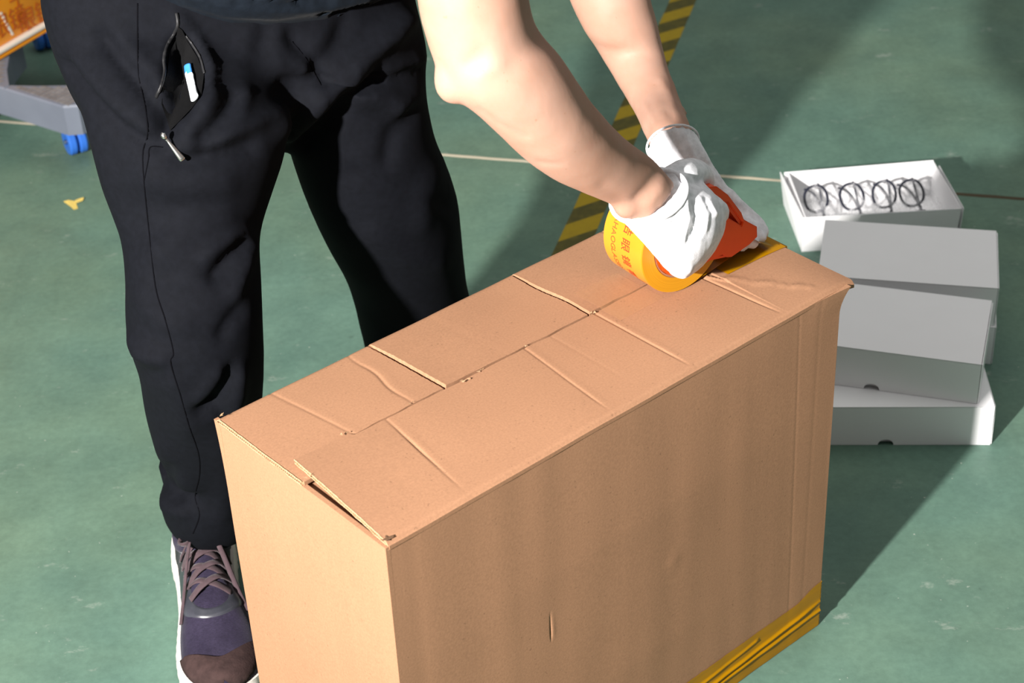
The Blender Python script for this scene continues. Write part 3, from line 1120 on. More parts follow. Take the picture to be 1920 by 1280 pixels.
wd = [DL(G(x, y, DZ)) for x, y in wedge]; al = [DL(G(x, y, DZ)) for x, y in arm_l]
for poly in (wd, al):
    P2 = [(p.x, p.y) for p in poly]
    for i in range(60):
        for j in range(60):
            q = [c0 - dolly.location + dx * (-.55 + i * .0135 + du) + dyv * (-.25 + j * .0125 + dv) for du, dv in ((0, 0), (.0112, 0), (.0112, .0102), (0, .0102))]
            if all(inside2(v.x, v.y, P2) for v in q):
                q = [Vector((v.x, v.y, DZ - .001)) for v in q]
                trd.add(q + [v + Vector((0, 0, .0022)) for v in q], [(4, 5, 6, 7), (0, 1, 5, 4), (1, 2, 6, 5), (2, 3, 7, 6), (3, 0, 4, 7)])
tag(trd.build('tread', M['tread'], dolly, smooth=False), 'worn grey studded tread', kind='stuff')
for cx_, cy_ in ((140, 259), (212, 190), (-50, 215), (78, 66)):
    c = DL(G(cx_, cy_, .03))
    w = MB()
    ang = .5
    axd = Vector((cos(ang), sin(ang), 0))
    def wheel(cc, hw):
        pr = [(.010, -hw), (.024, -hw), (.027, -hw * .6), (.027, hw * .6), (.024, hw), (.010, hw)]
        up = Vector((0, 0, 1)); fwv = up.cross(axd)
        w.rings([[cc + axd * y + (fwv * sin(t2) + up * cos(t2)) * r for r, y in pr] for t2 in [2 * pi * k / 28 for k in range(28)]], cap=False, closed=True)
    wheel(Vector((c.x, c.y, .027)) - axd * .010, .008); wheel(Vector((c.x, c.y, .027)) + axd * .010, .008)
    wo = w.build('caster_wheel', M['blue'], dolly, auto=40)
    wo['label'] = 'blue caster wheel'
    fk = MB()
    fk.tube([(c.x, c.y, .050), (c.x, c.y, .074)], .016, 18)
    fk.box((c.x - .020, c.y - .016, .050), (c.x + .020, c.y + .016, .058), .002)
    fk.tube([Vector((c.x, c.y, .027)) - axd * .021, Vector((c.x, c.y, .027)) + axd * .021], .005, 10)
    fk.build('caster_fork', M['metal'], wo, auto=40)

# orange tape wrapped parcel standing on it
pa, pb = G(2, 91, DZ + .020), G(96, 36, DZ + .020)
pdx = (pb - pa).normalized(); pdy = Vector((-pdx.y, pdx.x, 0))
for b0 in (.15, .24):
    q = [pa + pdx * a + pdy * b for a, b in ((-.26, b0), (.19, b0), (.19, b0 + .06), (-.26, b0 + .06))]
    lo = [DL(Vector((v.x, v.y, DZ - .055))) for v in q]; hi = [DL(Vector((v.x, v.y, DZ + .002))) for v in q]
    MB().add(lo + hi, [(3, 2, 1, 0), (4, 5, 6, 7)] + [(i, (i + 1) % 4, 4 + (i + 1) % 4, 4 + i) for i in range(4)]).build('cross_beam', M['dolly'], dolly, smooth=False)
par = base_empty('wrapped_parcel', (pa.x, pa.y, DZ + .003), atan2(pdx.y, pdx.x), 'parcel wrapped in orange printed tape lying on the grey dolly', 'parcel')
mb = MB(); mb.box((-.26, .0, .018), (.20, .30, .30), .008)
mb.build('wrapping', M['wrap'], par, auto=40)
mb = MB(); mb.box((-.26, -.006, .0), (.205, .30, .0115), .002); mb.build('base_board', M['wrap'], par, smooth=False)
mb = MB(); mb.box((-.262, -.010, .0115), (.207, .302, .0195), .002)
o = mb.build('white_edge_strip', M['paper_white'], par, smooth=False)
mb = MB()
for x in (-.03, .035):
    mb = MB().prism([(x, .03), (x + .006, .03), (x - .014, .085), (x - .020, .085)], (1, 0, 0), (0, 0, 1), (0, -.0012, 0), (0, .0008, 0))
    mb.build('white_tie', M['paper_white'], par, smooth=False)
def par_text(body, size, x, z, slant=0):
    v, f = text_mesh(body, size)
    if not v: return
    o = mk('red_lettering', [(x + p.x, -.0014, z + p.y) for p in v], f, M['wrap_red'], par, smooth=False)
par_text('华皓眼镜', .050, -.115, .040)
par_text('华皓眼镜', .050, .045, .085)
par_text('华皓眼镜', .050, -.09, .125)
par_text('眼镜', .050, .06, .025)

# scrap of yellow tape on the floor
sc_ = G(138, 382)
mb = MB()
def flat(poly, z=.0006):
    vs = []
    for x, y in poly:
        q = G(x, y); vs.append(Vector((q.x, q.y, z + .004 * abs(noise.noise(Vector((x * .2, y * .2, 0)))))))
    n = len(vs)
    mb.add(vs + [v - Vector((0, 0, .0005)) for v in vs], [tuple(range(n)), tuple(range(2 * n - 1, n - 1, -1))] + [(i, (i + 1) % n, n + (i + 1) % n, n + i) for i in range(n)])
flat([(119, 378), (128, 376), (139, 377), (143, 382), (146, 391), (139, 394), (132, 388)])
flat([(140, 377), (150, 373), (158, 373), (156, 378), (146, 381), (141, 382)], .0012)
o = mb.build('tape_scrap', M['scrap'], None, smooth=False)
tag(o, 'small torn scrap of yellow tape on the green floor', 'scrap')

# ================================================================== the worker
man = base_empty('person', (-.28, 1.9, 0), 0, 'person in dark T-shirt, black trousers and white gloves bending to tape the carton', 'person')
def to_man(me):
    me.transform(Matrix.Translation(-man.location))
def man_part(name, me, mat, parent=None, smooth=True):
    """mesh in world coordinates -> child of the person"""
    to_man(me)
    return link(name, me, mat, parent or man, smooth)
def mbmesh(mb):
    me = bpy.data.meshes.new('m'); me.from_pydata([tuple(v) for v in mb.v], [], mb.f)
    bm = bmesh.new(); bm.from_mesh(me); bmesh.ops.recalc_face_normals(bm, faces=bm.faces); bm.to_mesh(me); bm.free()
    return me
def man_mb(name, mb, mat, parent=None, auto=None):
    me = mbmesh(mb)
    o = man_part(name, me, mat, parent)
    if auto: sharp(me, auto)
    return o

# ---- trousers
tr = MB()
limb(tr, [(P(120, -110, 1.90), P(735, -110, 2.10), (.52, .62)), (P(80, -20, 1.90), P(768, -20, 2.11), (.50, .66)), (P(92, 55, 1.91), P(786, 55, 2.12), (.50, .68)),
          (P(110, 115, 1.92), P(798, 110, 2.12), (.46, .66)), (P(140, 180, 1.93), P(790, 165, 2.12), (.42, .60)), (P(190, 250, 1.96), P(770, 215, 2.07), (.34, .5))], n=40)
limb(tr, [(P(150, 70, 1.93), P(470, 70, 1.99), .50), (P(126, 125, 1.92), P(510, 125, 1.98), .66), (P(143, 190, 1.93), P(530, 190, 1.985), .88), (P(166, 262, 1.945), P(538, 262, 1.985), .92),
          (P(190, 352, 1.965), P(516, 352, 2.0), .95), (P(222, 440, 1.97), P(490, 440, 2.0), 1.0),
          (P(232, 520, 1.965), P(491, 520, 1.995), 1.02), (P(234, 612, 1.985), P(494, 612, 2.015), 1.05), (P(258, 686, 2.03), P(496, 686, 2.05), 1.05),
          (P(270, 750, 2.085), P(492, 750, 2.105), 1.05), (P(292, 828, 2.16), P(490, 828, 2.18), 1.05), (P(312, 882, 2.195), P(488, 882, 2.215), 1.02),
          (P(300, 925, 2.22), P(487, 925, 2.24), 1.0), (P(304, 958, 2.245), P(486, 950, 2.26), 1.0), (P(322, 985, 2.265), P(484, 968, 2.275), .98)], n=32)
limb(tr, [(P(500, 80, 2.04), P(770, 80, 2.08), .45), (P(490, 130, 2.04), P(798, 120, 2.10), .62), (P(520, 190, 2.085), P(802, 190, 2.145), .86), (P(538, 262, 2.125), P(818, 262, 2.185), .88),
          (P(562, 345, 2.185), P(850, 345, 2.245), .90), (P(602, 430, 2.265), P(864, 430, 2.315), .92), (P(645, 510, 2.355), P(873, 510, 2.395), .92),
          (P(668, 590, 2.445), P(886, 590, 2.485), .92), (P(684, 660, 2.515), P(892, 660, 2.545), .92), (P(694, 700, 2.555), P(888, 700, 2.575), .92)], n=32)
tme = remesh(tr, .0062, 10, .5)
strokes = [
    ([(194, 70), (240, 130), (290, 188), (316, 252)], 11, -.015), ([(222, 70), (272, 122), (312, 172)], 16, .007),
    ([(124, 122), (150, 160), (189, 201), (230, 240), (268, 262), (306, 274)], 9, -.015), ([(146, 100), (176, 150), (222, 200), (272, 240)], 18, .007),
    ([(345, 280), (412, 262), (474, 232), (530, 205)], 12, .010), ([(335, 300), (400, 292), (470, 275)], 13, -.012),
    ([(352, 258), (385, 224), (404, 180)], 11, .009), ([(376, 262), (414, 232), (442, 190)], 12, -.011), ([(412, 252), (448, 210), (460, 170)], 12, .007),
    ([(754, 40), (700, 100), (650, 145), (605, 175), (540, 235)], 24, .020), ([(705, 138), (660, 178), (610, 225), (575, 262)], 16, -.015),
    ([(684, 155), (740, 147), (798, 130)], 9, -.010), ([(684, 138), (740, 129), (795, 112)], 10, .008), ([(676, 131), (700, 112), (726, 96)], 10, -.008),
    ([(545, 70), (585, 110), (608, 155)], 11, -.009), ([(610, 70), (570, 125)], 20, .004), ([(500, 50), (486, 90)], 12, -.004), ([(650, 40), (625, 90), (600, 120)], 14, -.006),
    ([(470, 60), (450, 120)], 22, .003), ([(520, 60), (525, 120)], 20, .003), ([(780, 180), (750, 210)], 14, .006), ([(770, 215), (735, 250), (725, 300)], 15, -.007),
    ([(456, 437), (425, 455), (390, 478)], 13, .010), ([(455, 455), (430, 485), (404, 520)], 12, -.011), ([(472, 460), (458, 505), (440, 550)], 13, .008),
    ([(450, 583), (432, 602), (415, 628)], 10, -.009), ([(300, 470), (350, 430), (420, 420)], 28, .007), ([(310, 520), (360, 530), (420, 505)], 24, -.006),
    ([(436, 697), (420, 725), (400, 755), (380, 768)], 11, -.014), ([(402, 757), (414, 772), (428, 790)], 9, -.011), ([(448, 700), (448, 740), (432, 775)], 14, .009), ([(372, 748), (392, 733), (414, 705)], 13, .007),
    ([(318, 880), (312, 908), (330, 928), (358, 936)], 13, -.020), ([(303, 915), (314, 950), (345, 958)], 12, .010), ([(300, 840), (330, 895), (355, 920)], 15, .009),
    ([(262, 560), (300, 600), (340, 612)], 20, .006), ([(236, 634), (270, 662), (305, 672)], 13, .009), ([(265, 704), (300, 698)], 13, -.008),
    ([(660, 320), (720, 345), (790, 365), (850, 390)], 12, -.005), ([(700, 440), (760, 480), (820, 490)], 22, .006), ([(830, 300), (800, 350), (790, 420)], 20, .005),
    ([(160, 240), (200, 330), (225, 420)], 20, .005), ([(280, 330), (330, 350), (420, 345)], 26, .006), ([(270, 660), (330, 720), (350, 800)], 22, .005), ([(420, 840), (430, 900), (415, 960)], 20, .006),
    ([(338, 75), (330, 130), (328, 185), (322, 240)], 18, -.020), ([(352, 110), (358, 160), (345, 205)], 17, -.020),
    ([(333, 30), (331, 60), (312, 95), (307, 130), (298, 175)], 10, .009), ([(345, 45), (372, 85), (394, 130), (390, 178), (354, 224), (322, 256)], 10, .014),
]
def relax(me, n=3, f=.5):
    bm = bmesh.new(); bm.from_mesh(me)
    for _ in range(n):
        bmesh.ops.smooth_vert(bm, verts=bm.verts, factor=f, use_axis_x=True, use_axis_y=True, use_axis_z=True)
    bm.to_mesh(me); bm.free(); me.update()
sculpt(tme, strokes, [(6, .0022), (15, .0009)])
relax(tme, 3)
tbvh = bvh_of(tme)
tro = man_part('trousers', tme, M['trousers'])
def on_trousers(name, line, rad, mat, lift=.0, flat=1.0, n=60, lab=None):
    pts, nor = curve_on(tbvh, line, lift, n)
    mb = MB().tube(pts, rad, 8, flat=flat, normal=nor)
    o = man_mb(name, mb, mat, tro)
    if lab: o['label'] = lab
    return o
on_trousers('side_seam', [(258, 6), (258, 80), (260, 140), (272, 200), (277, 250), (268, 285), (270, 340), (280, 440), (292, 540), (310, 600), (325, 660), (320, 680), (338, 740), (355, 800), (372, 850), (374, 890), (366, 930), (374, 965), (362, 1000)], .0008, M['dark_seam'], .0001, .6, 120)
on_trousers('side_seam', [(306, 276), (282, 276), (278, 300), (270, 340)], .0007, M['dark_seam'], .0001, .6)
on_trousers('crotch_seam', [(548, 78), (575, 112), (602, 160)], .0007, M['dark_seam'], .0001, .6)
on_trousers('pocket_zip', [(331, 25), (333, 48), (322, 70), (312, 88), (307, 112), (308, 135), (302, 160), (293, 182)], .0020, M['zip'], .0004, .8, 60, 'glossy black zip tape of the open pocket')
on_trousers('pocket_zip', [(349, 66), (362, 84), (376, 108), (384, 138)], .0016, M['zip'], .001, .7)
# pocket bag seen inside the mouth
pts = []
pk = [(334, 50), (328, 75), (316, 100), (312, 135), (304, 165), (303, 195), (312, 225), (320, 246), (340, 226), (362, 203), (379, 180), (384, 140), (372, 108), (352, 75), (342, 55)]
mb = MB(); vs = []
cen, _ = curve_on(tbvh, [(345, 150), (345, 151)], .0012, 1)
for x, y in pk:
    q, nn = curve_on(tbvh, [(x, y), (x + .5, y)], .0012, 1); vs.append(q[0])
mid = []
for x, y in pk:
    q, nn = curve_on(tbvh, [((x + 345) / 2, (y + 150) / 2), ((x + 345) / 2 + .5, (y + 150) / 2)], .0012, 1); mid.append(q[0])
n = len(vs)
mb.add(vs + mid + [cen[0]], [(i, (i + 1) % n, n + (i + 1) % n, n + i) for i in range(n)] + [(n + i, n + (i + 1) % n, 2 * n) for i in range(n)])
o = man_mb('pocket_lining', mb, M['lining'], tro); o['label'] = 'black pocket bag inside the open zip'
# zip pull
z0 = curve_on(tbvh, [(323, 262), (324, 262)], .010, 1)[0][0]; z1 = curve_on(tbvh, [(344, 292), (345, 292)], .009, 1)[0][0]
nz = (CAM - z0).normalized(); dz = z1 - z0
pl = MB()
pl.tube([z0 + dz * t_ for t_ in (0, .06, .12, .2, .45, .7, .9, .97, 1)], [.0016, .0020, .0014, .0017, .0025, .0031, .0035, .0032, .0018], 12, flat=.45, normal=nz)
pl.tube([z0 + dz * t_ + nz * .001 for t_ in (-.22, -.15, -.04, .06)], [.0012, .0030, .0034, .0018], 10)
o = man_mb('zip_pull', pl, M['metal'], tro); o['label'] = 'silver zip pull'

# telephone showing in the pocket
pq, pn = curve_on(tbvh, [(360, 124), (362, 140), (368, 165), (373, 190)], .006, 16)
ph = MB().tube(pq, .0052, 12, flat=.55, normal=pn)
for vtx in range(0): pass
pm = mbmesh(ph)
phone = link('phone', pm, [M['phone'], M['phone_blue']], None)
for p in pm.polygons:
    if pix(p.center)[1] < 136: p.material_index = 1
tag(phone, 'white and blue edge of a phone sticking out of the open trouser pocket', 'phone')

# ---- shirt
SR, SL = P(800, -430, 1.58), P(1010, -420, 2.06)       # shoulders
sh = MB()
limb(sh, [(P(120, -108, 1.885), P(772, -108, 2.11), (.70, .74)), (P(140, -140, 1.875), P(772, -145, 2.095), (.70, .72)), (P(240, -170, 1.84), P(840, -190, 2.06), (.62, .60)),
          (P(400, -290, 1.77), P(950, -310, 2.02), (.62, .56)), (P(610, -400, 1.69), P(1060, -410, 2.05), (.60, .50)), (P(745, -480, 1.68), P(1060, -480, 1.98), (.50, .45)), (P(860, -530, 1.71), P(985, -535, 1.82), (.7, .7))], n=40)
hc = (P(120, -108, 1.885) + P(772, -108, 2.11)) / 2; hl = (P(772, -108, 2.11) - P(120, -108, 1.885)) / 2
ht_ = ((P(140, -140, 1.875) + P(772, -145, 2.095)) / 2 - hc).normalized(); hd_ = hl.normalized().cross(ht_).normalized()
if hd_.dot(CAM - hc) < 0: hd_ = -hd_
sh.tube([hc + hl * (.985 * cos(2 * pi * k / 64)) + hd_ * (hl.length * (.685 if sin(2 * pi * k / 64) > 0 else .72) * sin(2 * pi * k / 64)) + ht_ * .003 for k in range(64)], .0065, 12, closed=True)   # rolled hem
# short sleeves
sh.tube(spline([SR + Vector((.0, .02, .0)), P(815, -300, 1.58), P(866, -130, 1.605), P(872, -95, 1.61)], 12), [.080] * 4 + [.080] * 4 + [.076] * 5, 24)
sh.tube(spline([SL + Vector((0, -.03, 0)), P(1060, -320, 2.08), P(1092, -220, 2.07), P(1098, -190, 2.065)], 12), [.080] * 4 + [.078] * 4 + [.072] * 5, 24)
sh.tube(spline([SR, P(868, -475, 1.72), P(925, -480, 1.80), P(965, -470, 1.88), SL], 16), [.080] * 4 + [.086] * 9 + [.080] * 4, 24)
sme = remesh(sh, .0055, 8, .5)
sculpt(sme, [([(370, -8), (450, 8), (540, 10), (620, -2)], 7, -.006), ([(340, 6), (420, 24), (520, 30), (610, 20), (690, 0)], 6, .003),
             ([(380, -20), (440, -8), (520, -6)], 8, .008), ([(560, 4), (600, -4), (640, -20)], 6, -.006)], [(8, .004), (24, .0018)])
man_part('t_shirt', sme, M['shirt'])

# ---- body: arms, neck and head in one skin
bd = MB()
# right arm
limb(bd, [(P(770, -340, 1.545), P(960, -320, 1.605), 1.0), (P(778, -150, 1.575), P(978, -140, 1.625), 1.0), (P(784, -40, 1.605), P(976, -60, 1.645), 1.0), (P(796, 45, 1.625), P(990, 20, 1.660), .98),
          (P(818, 118, 1.645), P(1012, 66, 1.675), .95), (P(846, 176, 1.655), P(1045, 105, 1.690), .92), (P(890, 212, 1.674), P(1080, 152, 1.705), .90), (P(948, 265, 1.714), P(1118, 202, 1.721), .88),
          (P(1010, 314, 1.754), P(1156, 245, 1.754), .86), (P(1072, 346, 1.789), P(1192, 278, 1.783), .80), (P(1130, 373, 1.825), P(1224, 300, 1.810), .74), (P(1164, 396, 1.838), P(1246, 322, 1.830), .72),
          (P(1188, 420, 1.842), P(1264, 342, 1.846), .66)], n=28, sub=3)
bd.ball(P(851, 150, 1.660), (.020, .022, .024))
bd.ball(P(1174, 388, 1.828), .0135)
# left arm
limb(bd, [(P(985, -380, 2.190), P(1150, -370, 2.190), 1.0), (P(1010, -220, 2.180), P(1180, -220, 2.160), 1.0), (P(1038, -90, 2.175), P(1206, -90, 2.155), .98), (P(1066, -6, 2.175), P(1218, -6, 2.160), .95),
          (P(1088, 43, 2.180), P(1231, 40, 2.170), .92), (P(1116, 88, 2.190), P(1243, 90, 2.180), .90), (P(1152, 142, 2.176), P(1253, 130, 2.176), .85), (P(1184, 200, 2.138), P(1272, 178, 2.138), .78),
          (P(1206, 240, 2.070), P(1287, 222, 2.096), .72), (P(1222, 278, 2.029), P(1298, 250, 2.055), .68), (P(1240, 310, 2.030), P(1312, 280, 2.028), .6)], n=28, sub=3)
bd.ball(P(1272, 212, 2.099), .0105)
# shoulders, neck and head (above the picture's edge)
bd.tube(spline([SR, P(885, -470, 1.74), P(945, -470, 1.82), SL], 12), [.060] * 3 + [.068] * 7 + [.060] * 3, 20)
NK = P(925, -490, 1.76); HD = P(1000, -620, 1.66)
bd.tube([NK, (NK + HD) / 2, HD], [.058, .054, .054], 20)
hf = (Vector((.20, 1.55, .55)) - HD).normalized()            # looks down at the work
hu = (HD - NK).normalized(); hu = (hu - hf * hu.dot(hf)).normalized(); hs = hf.cross(hu)
def HP(x, y, z): return HD + hs * x + hf * y + hu * z
HM = Matrix((hs, hf, hu)).transposed()
def hball(c, r):
    bm = bmesh.new(); bmesh.ops.create_uvsphere(bm, u_segments=24, v_segments=14, radius=1)
    for vtx in bm.verts: vtx.co = HP(c[0] + vtx.co.x * r[0], c[1] + vtx.co.y * r[1], c[2] + vtx.co.z * r[2])
    bd.bm(bm)
hball((0, -.005, .085), (.076, .095, .085)); hball((0, .03, .02), (.062, .062, .075)); hball((0, .065, -.035), (.03, .026, .024))
bd.tube([HP(0, .088, .060), HP(0, .100, .035), HP(0, .108, .020), HP(0, .095, .010)], [.008, .010, .013, .010], 12)
for s in (-1, 1):
    hball((s * .079, -.005, .045), (.009, .018, .030)); hball((s * .013, .096, .016), (.008, .009, .007))
    hball((s * .032, .078, .078), (.020, .010, .007))
hball((0, .090, -.010), (.022, .010, .005)); hball((0, .089, -.020), (.019, .010, .006))
bme = remesh(bd, .0045, 6, .5)
sculpt(bme, [([(905, 140), (935, 122)], 16, .0022), ([(880, 118), (900, 100)], 14, -.002), ([(900, 205), (940, 235), (985, 258)], 6, -.0012), ([(1010, 305), (1050, 308)], 5, -.0010),
             ([(1195, 372), (1215, 352), (1232, 330)], 10, -.0025), ([(1215, 385), (1240, 355)], 8, .0018), ([(1160, 372), (1130, 352)], 12, -.0012),
             ([(1196, 200), (1214, 232), (1222, 262)], 4, -.0018), ([(1208, 195), (1226, 232)], 4, .0015), ([(1238, 150), (1262, 190)], 8, .0018), ([(1250, 205), (1262, 225)], 5, -.0015)],
       [(14, .0012), (40, .0005)])
man_part('body', bme, M['skin'])
for s in (-1, 1):
    man_mb('eye', MB().ball(HP(s * .032, .081, .064), .0120), M['eye']); man_mb('iris', MB().ball(HP(s * .032, .0895, .063), .0050), M['iris'])
hr = MB()
bm = bmesh.new(); bmesh.ops.create_uvsphere(bm, u_segments=36, v_segments=24, radius=1)
for vtx in bm.verts:
    c = vtx.co.copy(); k = 1 + .05 * noise.noise(c * 9)
    vtx.co = HP(c.x * .084 * k, -.014 + c.y * .097 * k, .095 + c.z * .088 * k)
bmesh.ops.delete(bm, geom=[vtx for vtx in bm.verts if (vtx.co - HD).dot(hu) < .012 or ((vtx.co - HD).dot(hf) > .045 and (vtx.co - HD).dot(hu) < .125)], context='VERTS')
hr.bm(bm); man_mb('hair', hr, M['hair'])

# ---- gloves
def glove(mb, voxel, strokes, name, cuff_line):
    me = remesh(mb, voxel, 5, .5)
    sculpt(me, strokes, [(60, .0006), (170, .0003)])
    return man_part(name, me, M['glove'])
gr = MB()
limb(gr, [(P(1167, 409, 1.836), P(1264, 330, 1.856), (.66, .66), .020), (P(1183, 428, 1.838), P(1276, 340, 1.860), (.62, .60), .016), (P(1208, 456, 1.845), P(1300, 346, 1.872), (.52, .46), .004),
          (P(1233, 486, 1.855), P(1328, 356, 1.884), (.44, .40)), (P(1252, 508, 1.864), P(1346, 374, 1.894), (.40, .36)), (P(1272, 518, 1.885), P(1356, 400, 1.912), (.34, .34)), (P(1285, 516, 1.91), P(1352, 425, 1.93), (.3, .3))], n=28, sub=4)
kn = [((1336, 386, 1.893), .0122), ((1325, 422, 1.886), .0122), ((1305, 458, 1.878), .0118), ((1281, 492, 1.872), .0105)]
for i, ((x, y, d), r) in enumerate(kn):
    b0 = P(x - 45, y - 45, d - .004)
    k0 = P(x, y, d)
    k1 = P(x + (12, 10, 6, 0)[i], y + (14, 12, 10, 12)[i], d + .034 - .004 * i)
    k2 = P(x - 4, y + (24, 20, 16, 14)[i], d + .054 - .006 * i)
    k3 = P(x - 26, y + (20, 16, 12, 8)[i], d + .048 - .006 * i)
    gr.tube(spline([b0, k0, k1, k2, k3], 16), [r * .92] * 4 + [r * 1.02, r, r * .98] + [r * .94] * 6 + [r * .86, r * .8, r * .7, r * .45], 14)
gr.tube(spline([P(1255, 345, 1.866), P(1280, 328, 1.880), P(1300, 324, 1.902), P(1314, 334, 1.932), P(1322, 352, 1.955)], 14), [.017, .0175, .0175, .017, .0165, .016, .016, .0158, .016, .0155, .015, .0145, .0135, .011, .006], 16)
glr = glove(gr, .0028, [
    ([(1262, 378), (1245, 400), (1222, 425)], 4, -.0022), ([(1275, 372), (1262, 420), (1240, 452)], 4, -.0022), ([(1285, 365), (1290, 410), (1280, 450)], 5, .0022), ([(1296, 368), (1306, 405), (1300, 440)], 4, -.0022),
    ([(1312, 372), (1326, 400), (1322, 430)], 5, .0018), ([(1222, 435), (1245, 420), (1268, 400)], 3.5, -.0018), ([(1330, 380), (1342, 400)], 5, .0025), ([(1215, 420), (1250, 398), (1262, 375)], 4, -.0025),
    ([(1250, 470), (1268, 496)], 6, .0016), ([(1265, 470), (1282, 486)], 4, -.0015), ([(1290, 455), (1300, 430)], 4, -.0014), ([(1276, 318), (1296, 326), (1310, 340)], 5, -.0018)], 'glove', None)
cf2 = MB()
ring = []
gc = (P(1166, 409, 1.836) + P(1267, 326, 1.856)) / 2
lat = (P(1267, 326, 1.856) - P(1166, 409, 1.836)) / 2
tt = (P(1232, 484, 1.855) + P(1325, 366, 1.884)) / 2 - gc
dep = lat.normalized().cross(tt.normalized()).normalized()
if dep.dot(CAM - gc) < 0: dep = -dep
cf2.tube([gc + lat * (1.02 * cos(2 * pi * k / 40)) + (dep * (lat.length * .68) + tt.normalized() * .020) * sin(2 * pi * k / 40) for k in range(40)], .0032, 10, closed=True)
man_mb('cuff', cf2, M['glove'], glr)

gl = MB()
limb(gl, [(P(1214, 289, 2.022), P(1306, 250, 2.020), (.62, .60), -.022), (P(1230, 312, 2.026), P(1324, 284, 2.022), (.58, .55), -.012), (P(1256, 348, 2.03), P(1344, 318, 2.025), (.46, .42)),
          (P(1290, 390, 2.03), P(1368, 354, 2.028), (.38, .34)), (P(1318, 416, 2.03), P(1390, 386, 2.030), (.34, .32))], n=28, sub=4)
zt = BH + .018
for i, (x0, y0, x1, y1) in enumerate(((1380, 386, 1438, 443), (1362, 398, 1434, 452), (1342, 410, 1420, 462), (1326, 420, 1400, 468))):
    e = G(x1, y1, zt - .002); m_ = G((x0 * .45 + x1 * .55), (y0 * .45 + y1 * .55) - 3, zt + .008)
    r = (.0100, .0105, .0102, .0090)[i]
    gl.tube(spline([P(x0 - 22, y0 - 24, 2.028), P(x0, y0, 2.03), m_, e], 12), [r * 1.05] * 4 + [r] * 6 + [r * .85, r * .7, r * .4], 14)
gl.tube(spline([P(1262, 345, 2.018), P(1285, 375, 2.005), P(1312, 400, 2.0), P(1335, 418, 2.0)], 10), [.016, .016, .015, .014, .013, .0125, .012, .0115, .011, .009, .005], 14)
gll = glove(gl, .0028, [([(1285, 252), (1300, 290), (1318, 318)], 5, .0016), ([(1262, 255), (1275, 300)], 6, -.0014), ([(1318, 305), (1335, 312), (1346, 322)], 4, -.0018), ([(1330, 330), (1350, 352)], 5, .0012)], 'glove', None)
gc = (P(1214, 289, 2.022) + P(1309, 250, 2.020)) / 2
lat = (P(1309, 250, 2.020) - P(1214, 289, 2.022)) / 2
tt = (P(1256, 348, 2.03) + P(1344, 318, 2.025)) / 2 - gc
dep = lat.normalized().cross(tt.normalized()).normalized()
if dep.dot(CAM - gc) < 0: dep = -dep
cf3 = MB().tube([gc + lat * (.975 * cos(2 * pi * k / 40)) + (dep * (lat.length * .60) - tt.normalized() * .022) * sin(2 * pi * k / 40) for k in range(40)], .0013, 10, closed=True)
man_mb('cuff', cf3, M['glove'], gll)

